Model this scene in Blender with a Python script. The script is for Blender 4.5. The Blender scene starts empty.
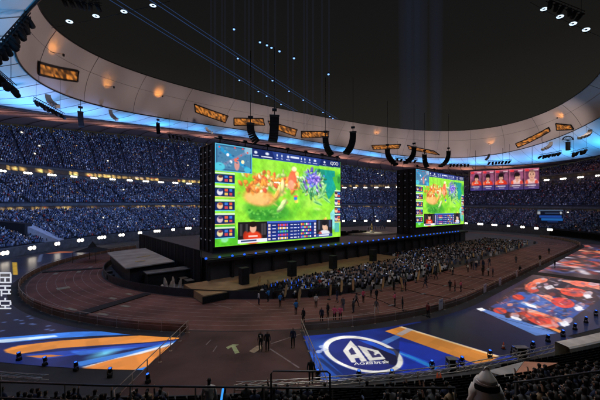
import bpy, bmesh, math, random
import numpy as np
from mathutils import Vector, Matrix
random.seed(11); rng = np.random.default_rng(11)
scene = bpy.context.scene
COL = scene.collection
PI = math.pi
# ------------------------------------------------------------------ survey of the place
# Ground coordinates: s runs along the main straight of the track, t across the field away from our stand.
F, EYE, HZ = 294.0, 12.0, 210.0            # the survey photo: focal length, eye height, horizon row
def W(s, t, z=0.0): return Vector((.77*s-.638*t, .638*s+.77*t, z))
def ST(v): return (.77*v[0]+.638*v[1], -.638*v[0]+.77*v[1])
ROT = math.atan2(.638, .77)                # rotation of the s axis
def fl(px, py, z=0.0):                     # survey reading on a level of known height
    d = (EYE-z)*F/(py-HZ); return Vector(((px-300)/F*d, d, z))
def fst(px, py, z=0.0): return ST(fl(px, py, z))
def at_d(px, py, d): return Vector(((px-300)/F*d, d, EYE+(HZ-py)/F*d))
def at_t(px, py, t):
    dx = (px-300)/F; return at_d(px, py, t/(-.638*dx+.77))
# ------------------------------------------------------------------ mesh helper
class MB:
    def __init__(s): s.v = []; s.f = []; s.m = []; s.sm = []
    def add(s, vs, fs, m=0, smooth=False):
        o = len(s.v); s.v += [tuple(v) for v in vs]
        for f in fs: s.f.append(tuple(i+o for i in f)); s.m.append(m); s.sm.append(smooth)
    def box(s, c, d, rz=0, m=0, M=None, bev=0):
        x, y, z = d[0]/2, d[1]/2, d[2]/2
        R = M or (Matrix.Translation(c) @ Matrix.Rotation(rz, 4, 'Z'))
        b = min(bev, x*.45, y*.45)
        if b > 0:
            pr = [(-x+b,-y),(x-b,-y),(x,-y+b),(x,y-b),(x-b,y),(-x+b,y),(-x,y-b),(-x,-y+b)]
            pt = [(px*(1-b/max(x,.01)*.6), py*(1-b/max(y,.01)*.6)) for px, py in pr]
            vs = [R@Vector((p[0],p[1],-z)) for p in pr]+[R@Vector((p[0],p[1],z-b)) for p in pr]+[R@Vector((p[0],p[1],z)) for p in pt]
            fs = [tuple(range(7,-1,-1)), tuple(range(16,24))]
            for k in (0,8):
                for i in range(8): j=(i+1)%8; fs.append((k+i,k+j,k+8+j,k+8+i))
            s.add(vs, fs, m); return
        vs = [R@Vector(p) for p in ((-x,-y,-z),(x,-y,-z),(x,y,-z),(-x,y,-z),(-x,-y,z),(x,-y,z),(x,y,z),(-x,y,z))]
        s.add(vs, [(3,2,1,0),(4,5,6,7),(0,1,5,4),(1,2,6,5),(2,3,7,6),(3,0,4,7)], m)
    def tube(s, pts, r, n=6, m=0, caps=True):
        pts = [Vector(p) for p in pts]; rs = r if isinstance(r, (list, tuple)) else [r]*len(pts)
        vs = []; fs = []
        for i, p in enumerate(pts):
            d = (pts[min(i+1, len(pts)-1)]-pts[max(i-1, 0)]).normalized()
            u = d.cross(Vector((0,0,1))); u = u if u.length > .05 else d.cross(Vector((1,0,0)))
            u.normalize(); w = d.cross(u)
            for k in range(n):
                a = 2*PI*k/n; vs.append(p+(u*math.cos(a)+w*math.sin(a))*rs[i])
        for i in range(len(pts)-1):
            for k in range(n):
                a, b = i*n+k, i*n+(k+1)%n; fs.append((a, b, b+n, a+n))
        if caps: fs.append(tuple(range(n))[::-1]); fs.append(tuple(range(len(vs)-n, len(vs))))
        s.add(vs, fs, m, True)
    def prism(s, poly, z0, z1, m=0, fn=None):
        n = len(poly); fn = fn or (lambda a, b, z: W(a, b, z))
        ar = sum(poly[i][0]*poly[(i+1)%n][1]-poly[(i+1)%n][0]*poly[i][1] for i in range(n))
        if ar < 0: poly = poly[::-1]
        vs = [fn(a, b, z0) for a, b in poly]+[fn(a, b, z1) for a, b in poly]
        s.add(vs, [tuple(range(n))[::-1], tuple(range(n, 2*n))]+[(i, (i+1)%n, n+(i+1)%n, n+i) for i in range(n)], m)
    def flat(s, pts, m=0): s.add(pts, [tuple(range(len(pts)))], m)
    def lathe(s, c, prof, n=12, m=0, M=None):
        R = M or Matrix.Translation(c); vs = []; fs = []
        for r, z in prof:
            for k in range(n): vs.append(R@Vector((r*math.cos(2*PI*k/n), r*math.sin(2*PI*k/n), z)))
        for i in range(len(prof)-1):
            for k in range(n): a, b = i*n+k, i*n+(k+1)%n; fs.append((a, b, b+n, a+n))
        fs.append(tuple(range(n))[::-1]); fs.append(tuple(range(len(vs)-n, len(vs)))); s.add(vs, fs, m, True)
    def build(s, name, mats, parent=None, world=True):
        me = bpy.data.meshes.new(name)
        off = parent.matrix_basis.translation if (parent is not None and world) else Vector((0,0,0))
        me.from_pydata([(v[0]-off[0], v[1]-off[1], v[2]-off[2]) for v in s.v], [], s.f)
        for mt in (mats if isinstance(mats, (list, tuple)) else [mats]): me.materials.append(mt)
        me.polygons.foreach_set('material_index', s.m); me.polygons.foreach_set('use_smooth', s.sm)
        me.update(); o = bpy.data.objects.new(name, me); COL.objects.link(o)
        if parent is not None: o.parent = parent
        return o
def tag(o, label=None, cat=None, group=None, kind=None):
    if label: o['label'] = label
    if cat: o['category'] = cat
    if group: o['group'] = group
    if kind: o['kind'] = kind
    return o
def empty(name, loc=(0,0,0), label=None, cat=None, group=None, rz=0):
    o = bpy.data.objects.new(name, None); COL.objects.link(o)
    o.location = loc; o.rotation_euler = (0,0,rz); o.empty_display_size = .3
    return tag(o, label, cat, group)
def copy_tree(o, parent=None, label=None, group=None):
    c = o.copy(); COL.objects.link(c); c.parent = parent
    for ch in list(o.children): copy_tree(ch, c)
    if label: c['label'] = label
    if group: c['group'] = group
    return c
# ------------------------------------------------------------------ materials
def lin(c): return tuple((x/12.92 if x <= .04045 else ((x+.055)/1.055)**2.4) for x in [v/255 for v in c])
MATS = {}
def mat(name, col, rough=.7, metal=0, var=.25, scale=3.0, bump=0.0, spec=.3):
    if name in MATS: return MATS[name]
    m = bpy.data.materials.new(name); m.use_nodes = True; nt = m.node_tree; b = nt.nodes['Principled BSDF']
    b.inputs['Roughness'].default_value = rough; b.inputs['Metallic'].default_value = metal
    b.inputs['Specular IOR Level'].default_value = spec
    tc = nt.nodes.new('ShaderNodeTexCoord'); nz = nt.nodes.new('ShaderNodeTexNoise')
    nz.inputs['Scale'].default_value = scale; nz.inputs['Detail'].default_value = 4
    nt.links.new(tc.outputs['Object'], nz.inputs['Vector'])
    rp = nt.nodes.new('ShaderNodeValToRGB'); e = rp.color_ramp.elements
    e[0].position = .3; e[1].position = .7
    e[0].color = tuple(c*(1-var) for c in col)+(1,); e[1].color = tuple(min(1, c*(1+var)) for c in col)+(1,)
    nt.links.new(nz.outputs['Fac'], rp.inputs['Fac']); nt.links.new(rp.outputs['Color'], b.inputs['Base Color'])
    if bump:
        bp = nt.nodes.new('ShaderNodeBump'); bp.inputs['Strength'].default_value = bump
        nt.links.new(nz.outputs['Fac'], bp.inputs['Height']); nt.links.new(bp.outputs['Normal'], b.inputs['Normal'])
    MATS[name] = m; return m
def emat(name, col, strength, sample=True):
    if name in MATS: return MATS[name]
    m = bpy.data.materials.new(name); m.use_nodes = True; nt = m.node_tree; nt.nodes.clear()
    o = nt.nodes.new('ShaderNodeOutputMaterial'); e = nt.nodes.new('ShaderNodeEmission')
    e.inputs['Color'].default_value = tuple(col)+(1,); e.inputs['Strength'].default_value = strength
    nt.links.new(e.outputs[0], o.inputs[0])
    if not sample: m.cycles.emission_sampling = 'NONE'
    MATS[name] = m; return m
def lens_mat(name, col, strength):          # a lamp lens: hottest in the middle, softer at its rim
    m = emat(name, col, strength); nt = m.node_tree; e = nt.nodes['Emission']; lw = nt.nodes.new('ShaderNodeLayerWeight'); lw.inputs['Blend'].default_value = .5
    mp = nt.nodes.new('ShaderNodeMapRange'); mp.inputs['From Min'].default_value = .15; mp.inputs['From Max'].default_value = .95; mp.inputs['To Min'].default_value = strength; mp.inputs['To Max'].default_value = .12
    nt.links.new(lw.outputs['Facing'], mp.inputs['Value']); nt.links.new(mp.outputs[0], e.inputs['Strength']); return m
def led_mat(name, strength, rough=.35, base=.01, sample=True):   # an LED surface: lit pixels under a slightly glossy face
    m = bpy.data.materials.new(name); m.use_nodes = True; nt = m.node_tree; b = nt.nodes['Principled BSDF']
    b.inputs['Base Color'].default_value = (base, base, base, 1); b.inputs['Roughness'].default_value = rough; b.inputs['Specular IOR Level'].default_value = .12
    a = nt.nodes.new('ShaderNodeAttribute'); a.attribute_name = 'Col'
    nt.links.new(a.outputs['Color'], b.inputs['Emission Color']); b.inputs['Emission Strength'].default_value = strength
    if not sample: m.cycles.emission_sampling = 'NONE'
    return m
def cloth_attr_mat(name, emis=False, strength=1.0):
    m = bpy.data.materials.new(name); m.use_nodes = True; nt = m.node_tree; b = nt.nodes['Principled BSDF']
    b.inputs['Roughness'].default_value = .85; b.inputs['Specular IOR Level'].default_value = .1
    a = nt.nodes.new('ShaderNodeAttribute'); a.attribute_name = 'Col'
    if emis:
        b.inputs['Base Color'].default_value = (0,0,0,1)
        nt.links.new(a.outputs['Color'], b.inputs['Emission Color']); b.inputs['Emission Strength'].default_value = strength
        m.cycles.emission_sampling = 'NONE'
    else: nt.links.new(a.outputs['Color'], b.inputs['Base Color'])
    return m
M_black = mat('black_matt', (.010,.010,.011), .75)
M_dark = mat('dark_metal', (.022,.022,.025), .45, .6)
M_steel = mat('galvanised_steel', (.30,.29,.28), .4, .8)
M_conc = mat('concrete', (.30,.295,.28), .85, 0, .3, 1.2, .1)
M_dconc = mat('dark_concrete', (.07,.068,.066), .9, 0, .3, 1.0, .1)
M_white = mat('white_paint', (.7,.69,.66), .6, 0, .12, 2)
# ------------------------------------------------------------------ ring geometry of the stadium
def ring(p, ph, da=0.0, dz=0.0):
    a, b, z0, z2, cs, ct, z1, z4 = p; ph = np.asarray(ph, float)
    s = cs+(a+da)*np.cos(ph); t = ct+(b+da)*np.sin(ph)
    z = z0-z2*np.cos(2*ph)+z1*np.cos(ph)+z4*np.sin(ph)+dz
    return np.stack([.77*s-.638*t, .638*s+.77*t, z], -1)
R_IN  = (89.04,58.25,54.35,2.95,86.5,63.5,4.72,6.49)
R_WB  = (91.61,67.5,44.23,5.27,86.6,63.5,2.58,2.99)
R_BB  = (108.64,83.3,39.0,4.46,86.55,63.43,3.66,9.55)
R_TOP = (148.53,121.13,43.5,10.36,85.0,69.0,2.65,1.03)
R_1   = (138.5,109.75,26.86,.47,85.0,69.0,2.71,.54)
R_2   = (122.87,92.33,11.45,.22,85.0,69.0,1.31,2.23)
R_3   = (103.54,72.09,2.13,.22,85.0,69.0,1.53,1.5)
def sweep(name, rings, mats, parent=None, closed=False, smooth=True, mi=None, flip=False):
    R = np.stack(rings); nr, n, _ = R.shape
    vs = R.reshape(-1, 3); fs = []; ms = []
    for i in range(nr-1):
        for k in range(n if closed else n-1):
            a, b = i*n+k, i*n+(k+1)%n
            f = (a, b, b+n, a+n); fs.append(f[::-1] if flip else f); ms.append(mi[i] if mi else 0)
    me = bpy.data.meshes.new(name); me.from_pydata(vs.tolist(), [], fs)
    for mt in (mats if isinstance(mats, list) else [mats]): me.materials.append(mt)
    me.polygons.foreach_set('material_index', ms)
    me.polygons.foreach_set('use_smooth', [smooth]*len(fs)); me.update()
    o = bpy.data.objects.new(name, me); COL.objects.link(o)
    if parent is not None: o.parent = parent
    return o
def rad(a, b, n): return np.radians(np.linspace(a, b, n))
def proj(P): return 300+F*P[...,0]/P[...,1], HZ-F*(P[...,2]-EYE)/P[...,1]
# ------------------------------------------------------------------ painted light (colour of every LED pixel, computed)
class Paint:
    def __init__(s, X, Y, bg):
        s.X, s.Y = X, Y; s.C = np.zeros(X.shape+(3,)); s.C[...] = bg
    def put(s, mask, col, a=1.0):
        mask = mask*a; s.C[...] = s.C*(1-mask[...,None])+np.array(col, float)*mask[...,None]
    def poly(s, pts, col, a=1.0):
        X, Y = s.X, s.Y; ins = np.zeros(X.shape, bool); n = len(pts)
        for i in range(n):
            x0, y0 = pts[i]; x1, y1 = pts[(i+1)%n]
            if y0 == y1: continue
            c = ((y0 > Y) != (y1 > Y)) & (X < (x1-x0)*(Y-y0)/(y1-y0)+x0); ins ^= c
        s.put(ins.astype(float), col, a)
    def rect(s, x0, y0, x1, y1, col, a=1.0):
        s.put(((s.X >= x0)&(s.X <= x1)&(s.Y >= y0)&(s.Y <= y1)).astype(float), col, a)
    def ell(s, cx, cy, rx, ry, col, a=1.0, rot=0.0, soft=.25):
        c, q = math.cos(rot), math.sin(rot); dx, dy = s.X-cx, s.Y-cy
        r = np.sqrt(((dx*c+dy*q)/rx)**2+((-dx*q+dy*c)/ry)**2)
        s.put(np.clip((1-r)/max(soft, 1e-3), 0, 1), col, a)
    def line(s, p, q, w, col, a=1.0, soft=.5):
        p, q = np.array(p, float), np.array(q, float); d = q-p; L = d@d
        u = np.clip(((s.X-p[0])*d[0]+(s.Y-p[1])*d[1])/L, 0, 1)
        dist = np.hypot(s.X-p[0]-u*d[0], s.Y-p[1]-u*d[1])
        s.put(np.clip((w-dist)/(w*soft), 0, 1), col, a)
    def noise(s, sc, amt, seed=0):
        r = np.random.default_rng(seed); n = np.zeros(s.X.shape)
        for o in range(4):
            k = 2**o/sc; ph = r.uniform(0, 6.28, 6); th = r.uniform(0, PI, 3)
            for j in range(3):
                n += np.sin((s.X*math.cos(th[j])+s.Y*math.sin(th[j]))*k+ph[j]+1.7*np.sin((s.X*math.sin(th[j])-s.Y*math.cos(th[j]))*k*.8+ph[j+3]))/(1.5**o)
        s.C *= (1+amt*n[...,None]/4)
    def blur(s, n):
        for _ in range(n):
            c = np.pad(s.C, ((1,1),(1,1),(0,0)), 'edge'); s.C = (c[:-2,1:-1]+c[2:,1:-1]+c[1:-1,:-2]+c[1:-1,2:]+2*c[1:-1,1:-1])/6
    def linear(s):
        c = np.clip(s.C/255, 0, 1); return np.where(c <= .04045, c/12.92, ((c+.055)/1.055)**2.4)
def grid_mesh(name, P, C, m, parent=None, keep=None):
    ny, nx, _ = P.shape; idx = np.arange(nx*ny).reshape(ny, nx)
    q = np.stack([idx[:-1,:-1], idx[:-1,1:], idx[1:,1:], idx[1:,:-1]], -1)
    q = q.reshape(-1, 4) if keep is None else q[keep]
    off = np.array(parent.location) if parent is not None else 0
    me = bpy.data.meshes.new(name); me.from_pydata((P.reshape(-1,3)-off).tolist(), [], q.tolist())
    at = me.color_attributes.new('Col', 'FLOAT_COLOR', 'POINT')
    buf = np.ones((nx*ny, 4), np.float32); buf[:,:3] = C.reshape(-1, 3); at.data.foreach_set('color', buf.ravel())
    me.materials.append(m); me.update()
    o = bpy.data.objects.new(name, me); COL.objects.link(o)
    if parent is not None: o.parent = parent
    return o
def text_mesh(name, txt, size, m, parent, basis, extr=0.0):
    cu = bpy.data.curves.new(name, 'FONT'); cu.body = txt; cu.size = size; cu.align_x = 'CENTER'; cu.align_y = 'CENTER'; cu.extrude = extr
    t = bpy.data.objects.new(name, cu); COL.objects.link(t)
    dg = bpy.context.evaluated_depsgraph_get(); me = bpy.data.meshes.new_from_object(t.evaluated_get(dg))
    bpy.data.objects.remove(t); me.name = name; me.transform(basis)
    if parent is not None: me.transform(Matrix.Translation(-Vector(parent.location)))
    me.materials.clear(); me.materials.append(m)
    o = bpy.data.objects.new(name, me); COL.objects.link(o); o.parent = parent
    return o
# ------------------------------------------------------------------ world, camera, lamps
world = bpy.data.worlds.new('World'); scene.world = world; world.use_nodes = True
nt = world.node_tree; bg = nt.nodes['Background']; out = nt.nodes['World Output']
sky = nt.nodes.new('ShaderNodeTexSky'); sky.sky_type = 'NISHITA'; sky.sun_disc = False
sky.sun_elevation = math.radians(2); sky.sun_rotation = math.radians(200)
nt.links.new(sky.outputs[0], bg.inputs['Color']); bg.inputs['Strength'].default_value = .0006
bg2 = nt.nodes.new('ShaderNodeBackground'); bg2.inputs['Color'].default_value = (.0105,.0098,.0088,1); bg2.inputs['Strength'].default_value = 1  # city glow in the night haze
tcw = nt.nodes.new('ShaderNodeTexCoord'); sx_ = nt.nodes.new('ShaderNodeSeparateXYZ'); rw = nt.nodes.new('ShaderNodeValToRGB')
nt.links.new(tcw.outputs['Generated'], sx_.inputs[0]); nt.links.new(sx_.outputs['Z'], rw.inputs['Fac']); nt.links.new(rw.outputs['Color'], bg2.inputs['Color'])
el_ = rw.color_ramp.elements
el_[0].position = .24; el_[0].color = (.0175,.0158,.0130,1); el_[1].position = .66; el_[1].color = (.0062,.0061,.0064,1)
mid_ = el_.new(.42); mid_.color = (.0092,.0086,.0080,1)
ad = nt.nodes.new('ShaderNodeAddShader'); nt.links.new(bg.outputs[0], ad.inputs[0]); nt.links.new(bg2.outputs[0], ad.inputs[1]); nt.links.new(ad.outputs[0], out.inputs[0])
cam = bpy.data.cameras.new('camera'); co = bpy.data.objects.new('camera', cam); COL.objects.link(co)
cam.sensor_width = 36; cam.lens = 36*F/600; cam.shift_y = 10/600; cam.clip_end = 4000; cam.clip_start = .05
co.location = (0,0,EYE); co.rotation_euler = (PI/2,0,0); scene.camera = co
scene.view_settings.view_transform = 'Standard'; scene.view_settings.look = 'None'; scene.view_settings.exposure = 0
scene.cycles.max_bounces = 5; scene.cycles.diffuse_bounces = 2; scene.cycles.glossy_bounces = 2; scene.cycles.transparent_max_bounces = 40
scene.cycles.use_denoising = True; scene.cycles.sample_clamp_indirect = 3; scene.cycles.caustics_reflective = False; scene.cycles.caustics_refractive = False
def lamp(name, kind, loc, power, col, size=.5, target=None, cone=None, blend=.5):
    l = bpy.data.lights.new(name, kind); l.energy = power; l.color = col
    if kind in ('POINT','SPOT'): l.shadow_soft_size = size
    if cone: l.spot_size = math.radians(cone); l.spot_blend = blend
    o = bpy.data.objects.new(name, l); COL.objects.link(o); o.location = loc
    if target is not None: o.rotation_euler = (Vector(target)-Vector(loc)).to_track_quat('-Z', 'Y').to_euler()
    return o
moon = lamp('moonlight', 'SUN', (0,0,100), .006, (1,.95,.88), target=(40,60,0)); moon.data.angle = math.radians(.5)
# ------------------------------------------------------------------ ground, track, infield
def trk(L, R):                             # along a line parallel to the track; L = 0 at the far end of the home straight
    if 0 <= L <= 85: return (128-L, 63-R), (0,-1)
    if L > 85:
        a = (L-85)/46
        if a <= PI: return (43-R*math.sin(a), 63-R*math.cos(a)), (-math.sin(a), -math.cos(a))
        x = (a-PI)*46; return (43+x, 63+R), (0,1)
    a = min(-L/46, PI); return (128+R*math.sin(a), 63-R*math.cos(a)), (math.sin(a), -math.cos(a))
LMAX = 85+46*PI+85; LMIN = -46*PI
def trk_ring(R, z, L0=LMIN, L1=LMAX, n=360):
    return np.array([W(*trk(L, R)[0], z) for L in np.linspace(L0, L1, n)])
def structure(o): o['kind'] = 'structure'; return o
g = MB(); g.flat([W(-1500,-1500,0), W(1700,-1500,0), W(1700,1700,0), W(-1500,1700,0)])
structure(g.build('ground', mat('asphalt_dark', (.045,.042,.042), .85, 0, .35, .25)))
M_track = mat('tartan_track', (.165,.066,.050), .8, 0, .45, .22, .05)
structure(sweep('running_track', [trk_ring(46.8,.008), trk_ring(36.6,.008)], M_track, flip=True))
inf = MB(); inner = [trk(L, 36.6)[0] for L in np.linspace(LMIN, LMAX, 160)]
inf.flat([W(a, b, .006) for a, b in inner][::-1])
structure(inf.build('infield_floor', mat('grey_floor_mat', (.085,.08,.078), .75, 0, .35, .5)))
ln = MB(); M_line = mat('line_paint', (.27,.20,.18), .8, 0, .5, 1.4)
for k in range(9):
    R = 37.2+k*1.17
    a, b = trk_ring(R, .013), trk_ring(R+.075, .013)
    for i in range(len(a)-1): ln.add([a[i],a[i+1],b[i+1],b[i]], [(3,2,1,0)])
def paint_line(mb, p, q, w, z=.017):
    p, q = Vector(p), Vector(q); d = (q-p).normalized(); n = Vector((-d.y, d.x, 0))*w/2
    mb.flat([Vector((v.x,v.y,z)) for v in (p-n, q-n, q+n, p+n)])
paint_line(ln, fl(270,349), fl(299,368), .14, .018); paint_line(ln, fl(271,344), fl(301,334), .12, .019)
for (x0,y0,x1,y1) in ((206,345,211,340),(213,352,217,346),(203,301,232,309),(246,301,262,310)): paint_line(ln, fl(x0,y0), fl(x1,y1), .10, .020)
structure(ln.build('track_markings', M_line))
gp_ = MB(); gp_.flat([W(*trk(85+46*math.radians(a), 47.0)[0], .012) for a in np.linspace(31,44.5,8)]+[W(*trk(85+46*math.radians(a), 60)[0], .012) for a in np.linspace(44.5,31,8)][::1])
structure(gp_.build('gate_floor', mat('tartan_dull', (.105,.052,.042), .85, 0, .35, .3, .05)))
ar = MB()                                   # pale chevron and tan patch by the gate
ar.flat([fl(*p)+Vector((0,0,.022)) for p in ((226,347.5),(233,344.5),(239,345),(235.5,346.2),(239.5,353),(235,354),(231.5,347.3),(228,349.5))][::-1])
structure(ar.build('arrow_marking', mat('arrow_paint', (.50,.56,.26), .7)))
ar = MB(); ar.flat([fl(*p)+Vector((0,0,.022)) for p in ((249,351.5),(257,346),(263,345.5),(262,348.5),(254,353.5))][::-1])
structure(ar.build('floor_patch', mat('tan_floor_patch', (.42,.30,.18), .7)))
cv = MB()                                   # cable covers crossing the curve
for th0, th1 in ((62,64.2),(104,106)):
    for k in range(1): pass
    a0, a1 = math.radians(th0), math.radians(th1)
    cv.prism([(43-R*math.sin(a), 63-R*math.cos(a)) for R, a in ((37,a0),(46.5,a0),(46.5,a1),(37,a1))], .01, .10)
structure(cv.build('cable_covers', M_black))
pd = MB()
for th, R, w, d in ((60,45,1.6,.5),(60,42,1.3,.5),(66.5,45.4,1.7,.5),(66.5,40.5,1.3,.5),(66.5,38.2,1.2,.5),(83,42.5,1.5,1.6),(101.5,44,1.6,.6),(101.5,40.5,1.6,.6),(108,39.5,1.6,.6)):
    a = math.radians(th); p = W(43-R*math.sin(a), 63-R*math.cos(a), .03)
    pd.box(p, (w,d,.03), ROT+PI/2-a+PI/2, 0)
structure(pd.build('floor_pads', mat('pale_pad', (.30,.29,.22), .8)))
# ------------------------------------------------------------------ the stadium
stad = empty('stadium', (0,0,0), 'oval stadium with three crowded tiers, pale roof ring and blue lit underside', 'stadium')
def lerp(a, b, f): return tuple(x*(1-f)+y*f for x, y in zip(a, b))
def off(p, da, dz): return (p[0]+da, p[1]+da, p[2]+dz)+p[3:]
FR = (107.2,75.8,2.5,.22,85.0,69.0,1.1,1.1)
def tier(name, A, B, rows, ph, m):
    rs = []
    for i in range(rows):
        p0 = lerp(A, B, i/rows); p1 = lerp(A, B, (i+1)/rows)
        rs += [ring(p0, ph, 0, .0), ring((p1[0],p1[1])+p0[2:], ph)]
    return sweep(name, rs, m, stad, smooth=False)
LOW_A, LOW_B = off(FR,.6,.1), off(R_2,0,-.6)
MID_A, MID_B = off(R_2,1.2,1.9), off(R_1,-1.2,-1.6)
UPP_A, UPP_B = off(R_1,2.2,3.2), R_TOP
PH_FAR = rad(-70, 205, 230)
M_tier = mat('tier_concrete', (.035,.035,.042), .9, 0, .3, .6)
tier('lower_tier', LOW_A, LOW_B, 24, rad(0,360,300), M_tier)
tier('middle_tier', MID_A, MID_B, 16, PH_FAR, M_tier)
tier('upper_tier', UPP_A, UPP_B, 26, PH_FAR, M_tier)
# concourse deck behind the near lower rows
sweep('concourse', [ring(off(R_2,.02,1.2), rad(205,300,60)), ring(off(R_2,7,1.2), rad(205,300,60))], M_dconc, stad)
# parapet: pale coping where it is lit, dark elsewhere
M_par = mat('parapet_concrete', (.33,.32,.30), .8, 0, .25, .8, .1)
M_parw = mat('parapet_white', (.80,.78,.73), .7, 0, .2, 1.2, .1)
def parapet(name, a0, a1, m, n=60, w=1.1, up=.45):
    ph = rad(a0, a1, n); z0 = np.zeros(n)
    def lv(p, z): q = ring(p, ph).copy(); q[:,2] = z; return q
    top = ring(FR, ph)[:,2]+up
    return sweep(name, [lv(off(FR,-.55,0),-.05), lv(off(FR,-.6,0),top-.08), lv(off(FR,-.5,0),top), lv(off(FR,w-.65,0),top), lv(off(FR,w-.55,0),top-.1), lv(off(FR,w-.5,0),top-1.2)], m, stad, smooth=False)
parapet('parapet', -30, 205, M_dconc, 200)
# suites: a glazed strip at the back of each tier, lamps burning in some bays
def suite(name, p, dz0, dz1, bright, seed):
    ph = rad(-70, 205, 800); r = np.random.default_rng(seed)
    nz = 5; P = np.stack([ring(off(p,0,dz0+(dz1-dz0)*i/(nz-1)), ph) for i in range(nz)])
    n = len(ph); C = np.zeros((nz, n, 3)); base = np.array((40,28,14))
    bay = np.repeat(r.uniform(0,1,n//4+2), 4)[:n]; glow = np.where(bay > .30, r.uniform(.12,1.,n)**1.3, .10)
    side = np.clip((np.degrees(ph)-15)/45, .18, 1)
    px, py = proj(P[2])
    for i in range(nz):
        row = (.15,1,1,.8,.1)[i]*r.uniform(.5,1,n)*glow*side*bright
        C[i] = np.clip(np.array((255,206,116))*row[:,None]+base*.25, 0, 255)
        red = r.uniform(0,1,n) < .06; C[i][red] = C[i][red]*np.array((1,.45,.3))
        wh = r.uniform(0,1,n) < .07; C[i][wh] = np.clip(C[i][wh]*np.array((1.2,1.3,2.2)),0,255)
    C = np.where(C <= 10.3, C/255/12.92, ((C/255+.055)/1.055)**2.4)
    return grid_mesh(name, P, C, LEDG, stad)
LEDG = led_mat('suite_light', 1.1, .5, .02, False)
suite('suite_glazing', off(R_1,.95,0), .9, 2.75, 1.5, 1)
suite('suite_glazing', off(R_2,.5,0), -.5, 1.25, 1.3, 2)
sweep('fascia', [ring(off(R_1,-.9,-1.7),PH_FAR), ring(off(R_1,-.2,-1.5),PH_FAR), ring(off(R_1,-.2,.75),PH_FAR), ring(off(R_1,.93,.85),PH_FAR)], M_dconc, stad, smooth=False)
sweep('fascia', [ring(off(R_1,1.0,2.78),PH_FAR), ring(off(R_1,.9,2.8),PH_FAR), ring(off(R_1,.9,3.5),PH_FAR), ring(off(R_1,2.15,3.5),PH_FAR)], M_dconc, stad, smooth=False)
sweep('fascia', [ring(off(R_2,.52,1.28),PH_FAR), ring(off(R_2,.3,1.3),PH_FAR), ring(off(R_2,.3,2.2),PH_FAR), ring(off(R_2,1.15,2.2),PH_FAR)], M_dconc, stad, smooth=False)
# strip lights on the fascias and on the front wall
E_strip = lens_mat('strip_light_lens', (1,.93,.82), 9)
E_stripw = lens_mat('strip_light_floor', (1,.88,.72), 10)
def arc_positions(p, a0, a1, step):
    ph = rad(a0, a1, 4000); P = ring(p, ph); L = np.concatenate([[0], np.cumsum(np.linalg.norm(np.diff(P,axis=0),axis=1))])
    ts = np.arange(step/2, L[-1], step); return np.interp(ts, L, ph)
def light_box(p, ph, w, h, name, em):
    P = ring(p, [ph-.003, ph, ph+.003]); c = Vector(P[1]); tg = Vector(P[2]-P[0]); rz = math.atan2(tg.y, tg.x)
    m = MB(); R = Matrix.Translation(c) @ Matrix.Rotation(rz,4,'Z')
    m.box(None, (w,.4,h*.8), M=R@Matrix.Translation((0,-.15,0)), m=0)
    nb = 3 if w > 2.4 else 2
    for b_ in range(nb):
        x_ = (b_-(nb-1)/2)*w/nb; m.lathe(None, [(.02,-.5),(.26,-.43),(.43,-.25),(.5,0),(.43,.25),(.26,.43),(.02,.5)], 12, 1, M=R@Matrix.Translation((x_,.22,0)) @ Matrix.Diagonal((w/nb*1.02,.35,h*1.25,1)))
    return m.build(name, [M_steel, em], stad)
for k, ph in enumerate(arc_positions(off(R_1,-.6,.35), -42, 168, 8.3)):
    light_box(off(R_1,-.6,.35), ph, random.uniform(2.6,3.4), .62, 'strip_light', E_strip)
for k, ph in enumerate(arc_positions(off(R_3,-.2,.6), -35, 172, 7.6)):
    w = random.choice((1.6,2.2,3.0)); light_box(off(R_3,.2,.55), ph, w, .8, 'strip_light', E_stripw)
# ------------------------------------------------------------------ roof
PHF = rad(0, 360, 361)[:-1]
M_mem = mat('roof_membrane', (.50,.455,.455), .75, 0, .10, .05)
M_sof = mat('roof_soffit', (.62,.64,.66), .7, 0, .16, .06)
M_ceil = mat('roof_ceiling', (.30,.20,.17), .85, 0, .2, .08)
roof = empty('roof_ring', (0,0,0), 'pale oval roof ring around the night sky above the stands', 'roof')
rs = [ring(lerp(R_IN, R_WB, v), PHF, .9*math.sin(PI*v)) for v in np.linspace(0,1,6)]
sweep('inner_membrane', rs, M_mem, roof, True)
rs = [ring(lerp(R_WB, R_BB, v), PHF, 0, -1.2*math.sin(PI*v)) for v in np.linspace(0,1,7)]
sweep('soffit', rs, M_sof, roof, True)
R_CW = off(R_TOP,2.5,2.2)
rs = [ring(lerp(R_BB, R_CW, v), PHF, 0, 1.5*math.sin(PI*v)) for v in np.linspace(0,1,6)]
sweep('ceiling', rs, M_ceil, roof, True)
sweep('roof_cover', [ring(R_IN, PHF), ring(off(R_IN,5,-1.5), PHF), ring(off(R_CW,4,6), PHF)], M_dconc, roof, True)
M_seam = mat('seam_grey', (.20,.18,.175), .7)
sm = MB()
for k in range(72):
    a = 2*PI*k/72+.02
    if k % 3 == 0:
        sm.tube([Vector(ring(lerp(R_IN,R_WB,v), [a+.02*v], .9*math.sin(PI*v)-.08)[0]) for v in np.linspace(0,1,6)], .045, 4)
    sm.tube([Vector(ring(lerp(R_WB,R_BB,v), [a], 0, -1.2*math.sin(PI*v)-.08)[0]) for v in np.linspace(0,1,6)], .05, 4)
for v in (.36,):
    P = ring(lerp(R_IN,R_WB,v), rad(0,360,200), .9*math.sin(PI*v)-.08); sm.tube([Vector(p) for p in P], .045, 4)
sm.build('seam', M_seam, roof)
rb = MB()                                   # arched ribs of the ceiling
for k in range(90):
    a = 2*PI*k/90
    P = [Vector(ring(lerp(R_BB,R_CW,v), [a+.045*math.sin(PI*v*.9)], 0, 1.5*math.sin(PI*v)-.25)[0]) for v in np.linspace(.05,1,8)]
    rb.tube(P, .14, 4)
rb.build('rib', mat('rib_brown', (.10,.065,.055), .8), roof)
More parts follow.
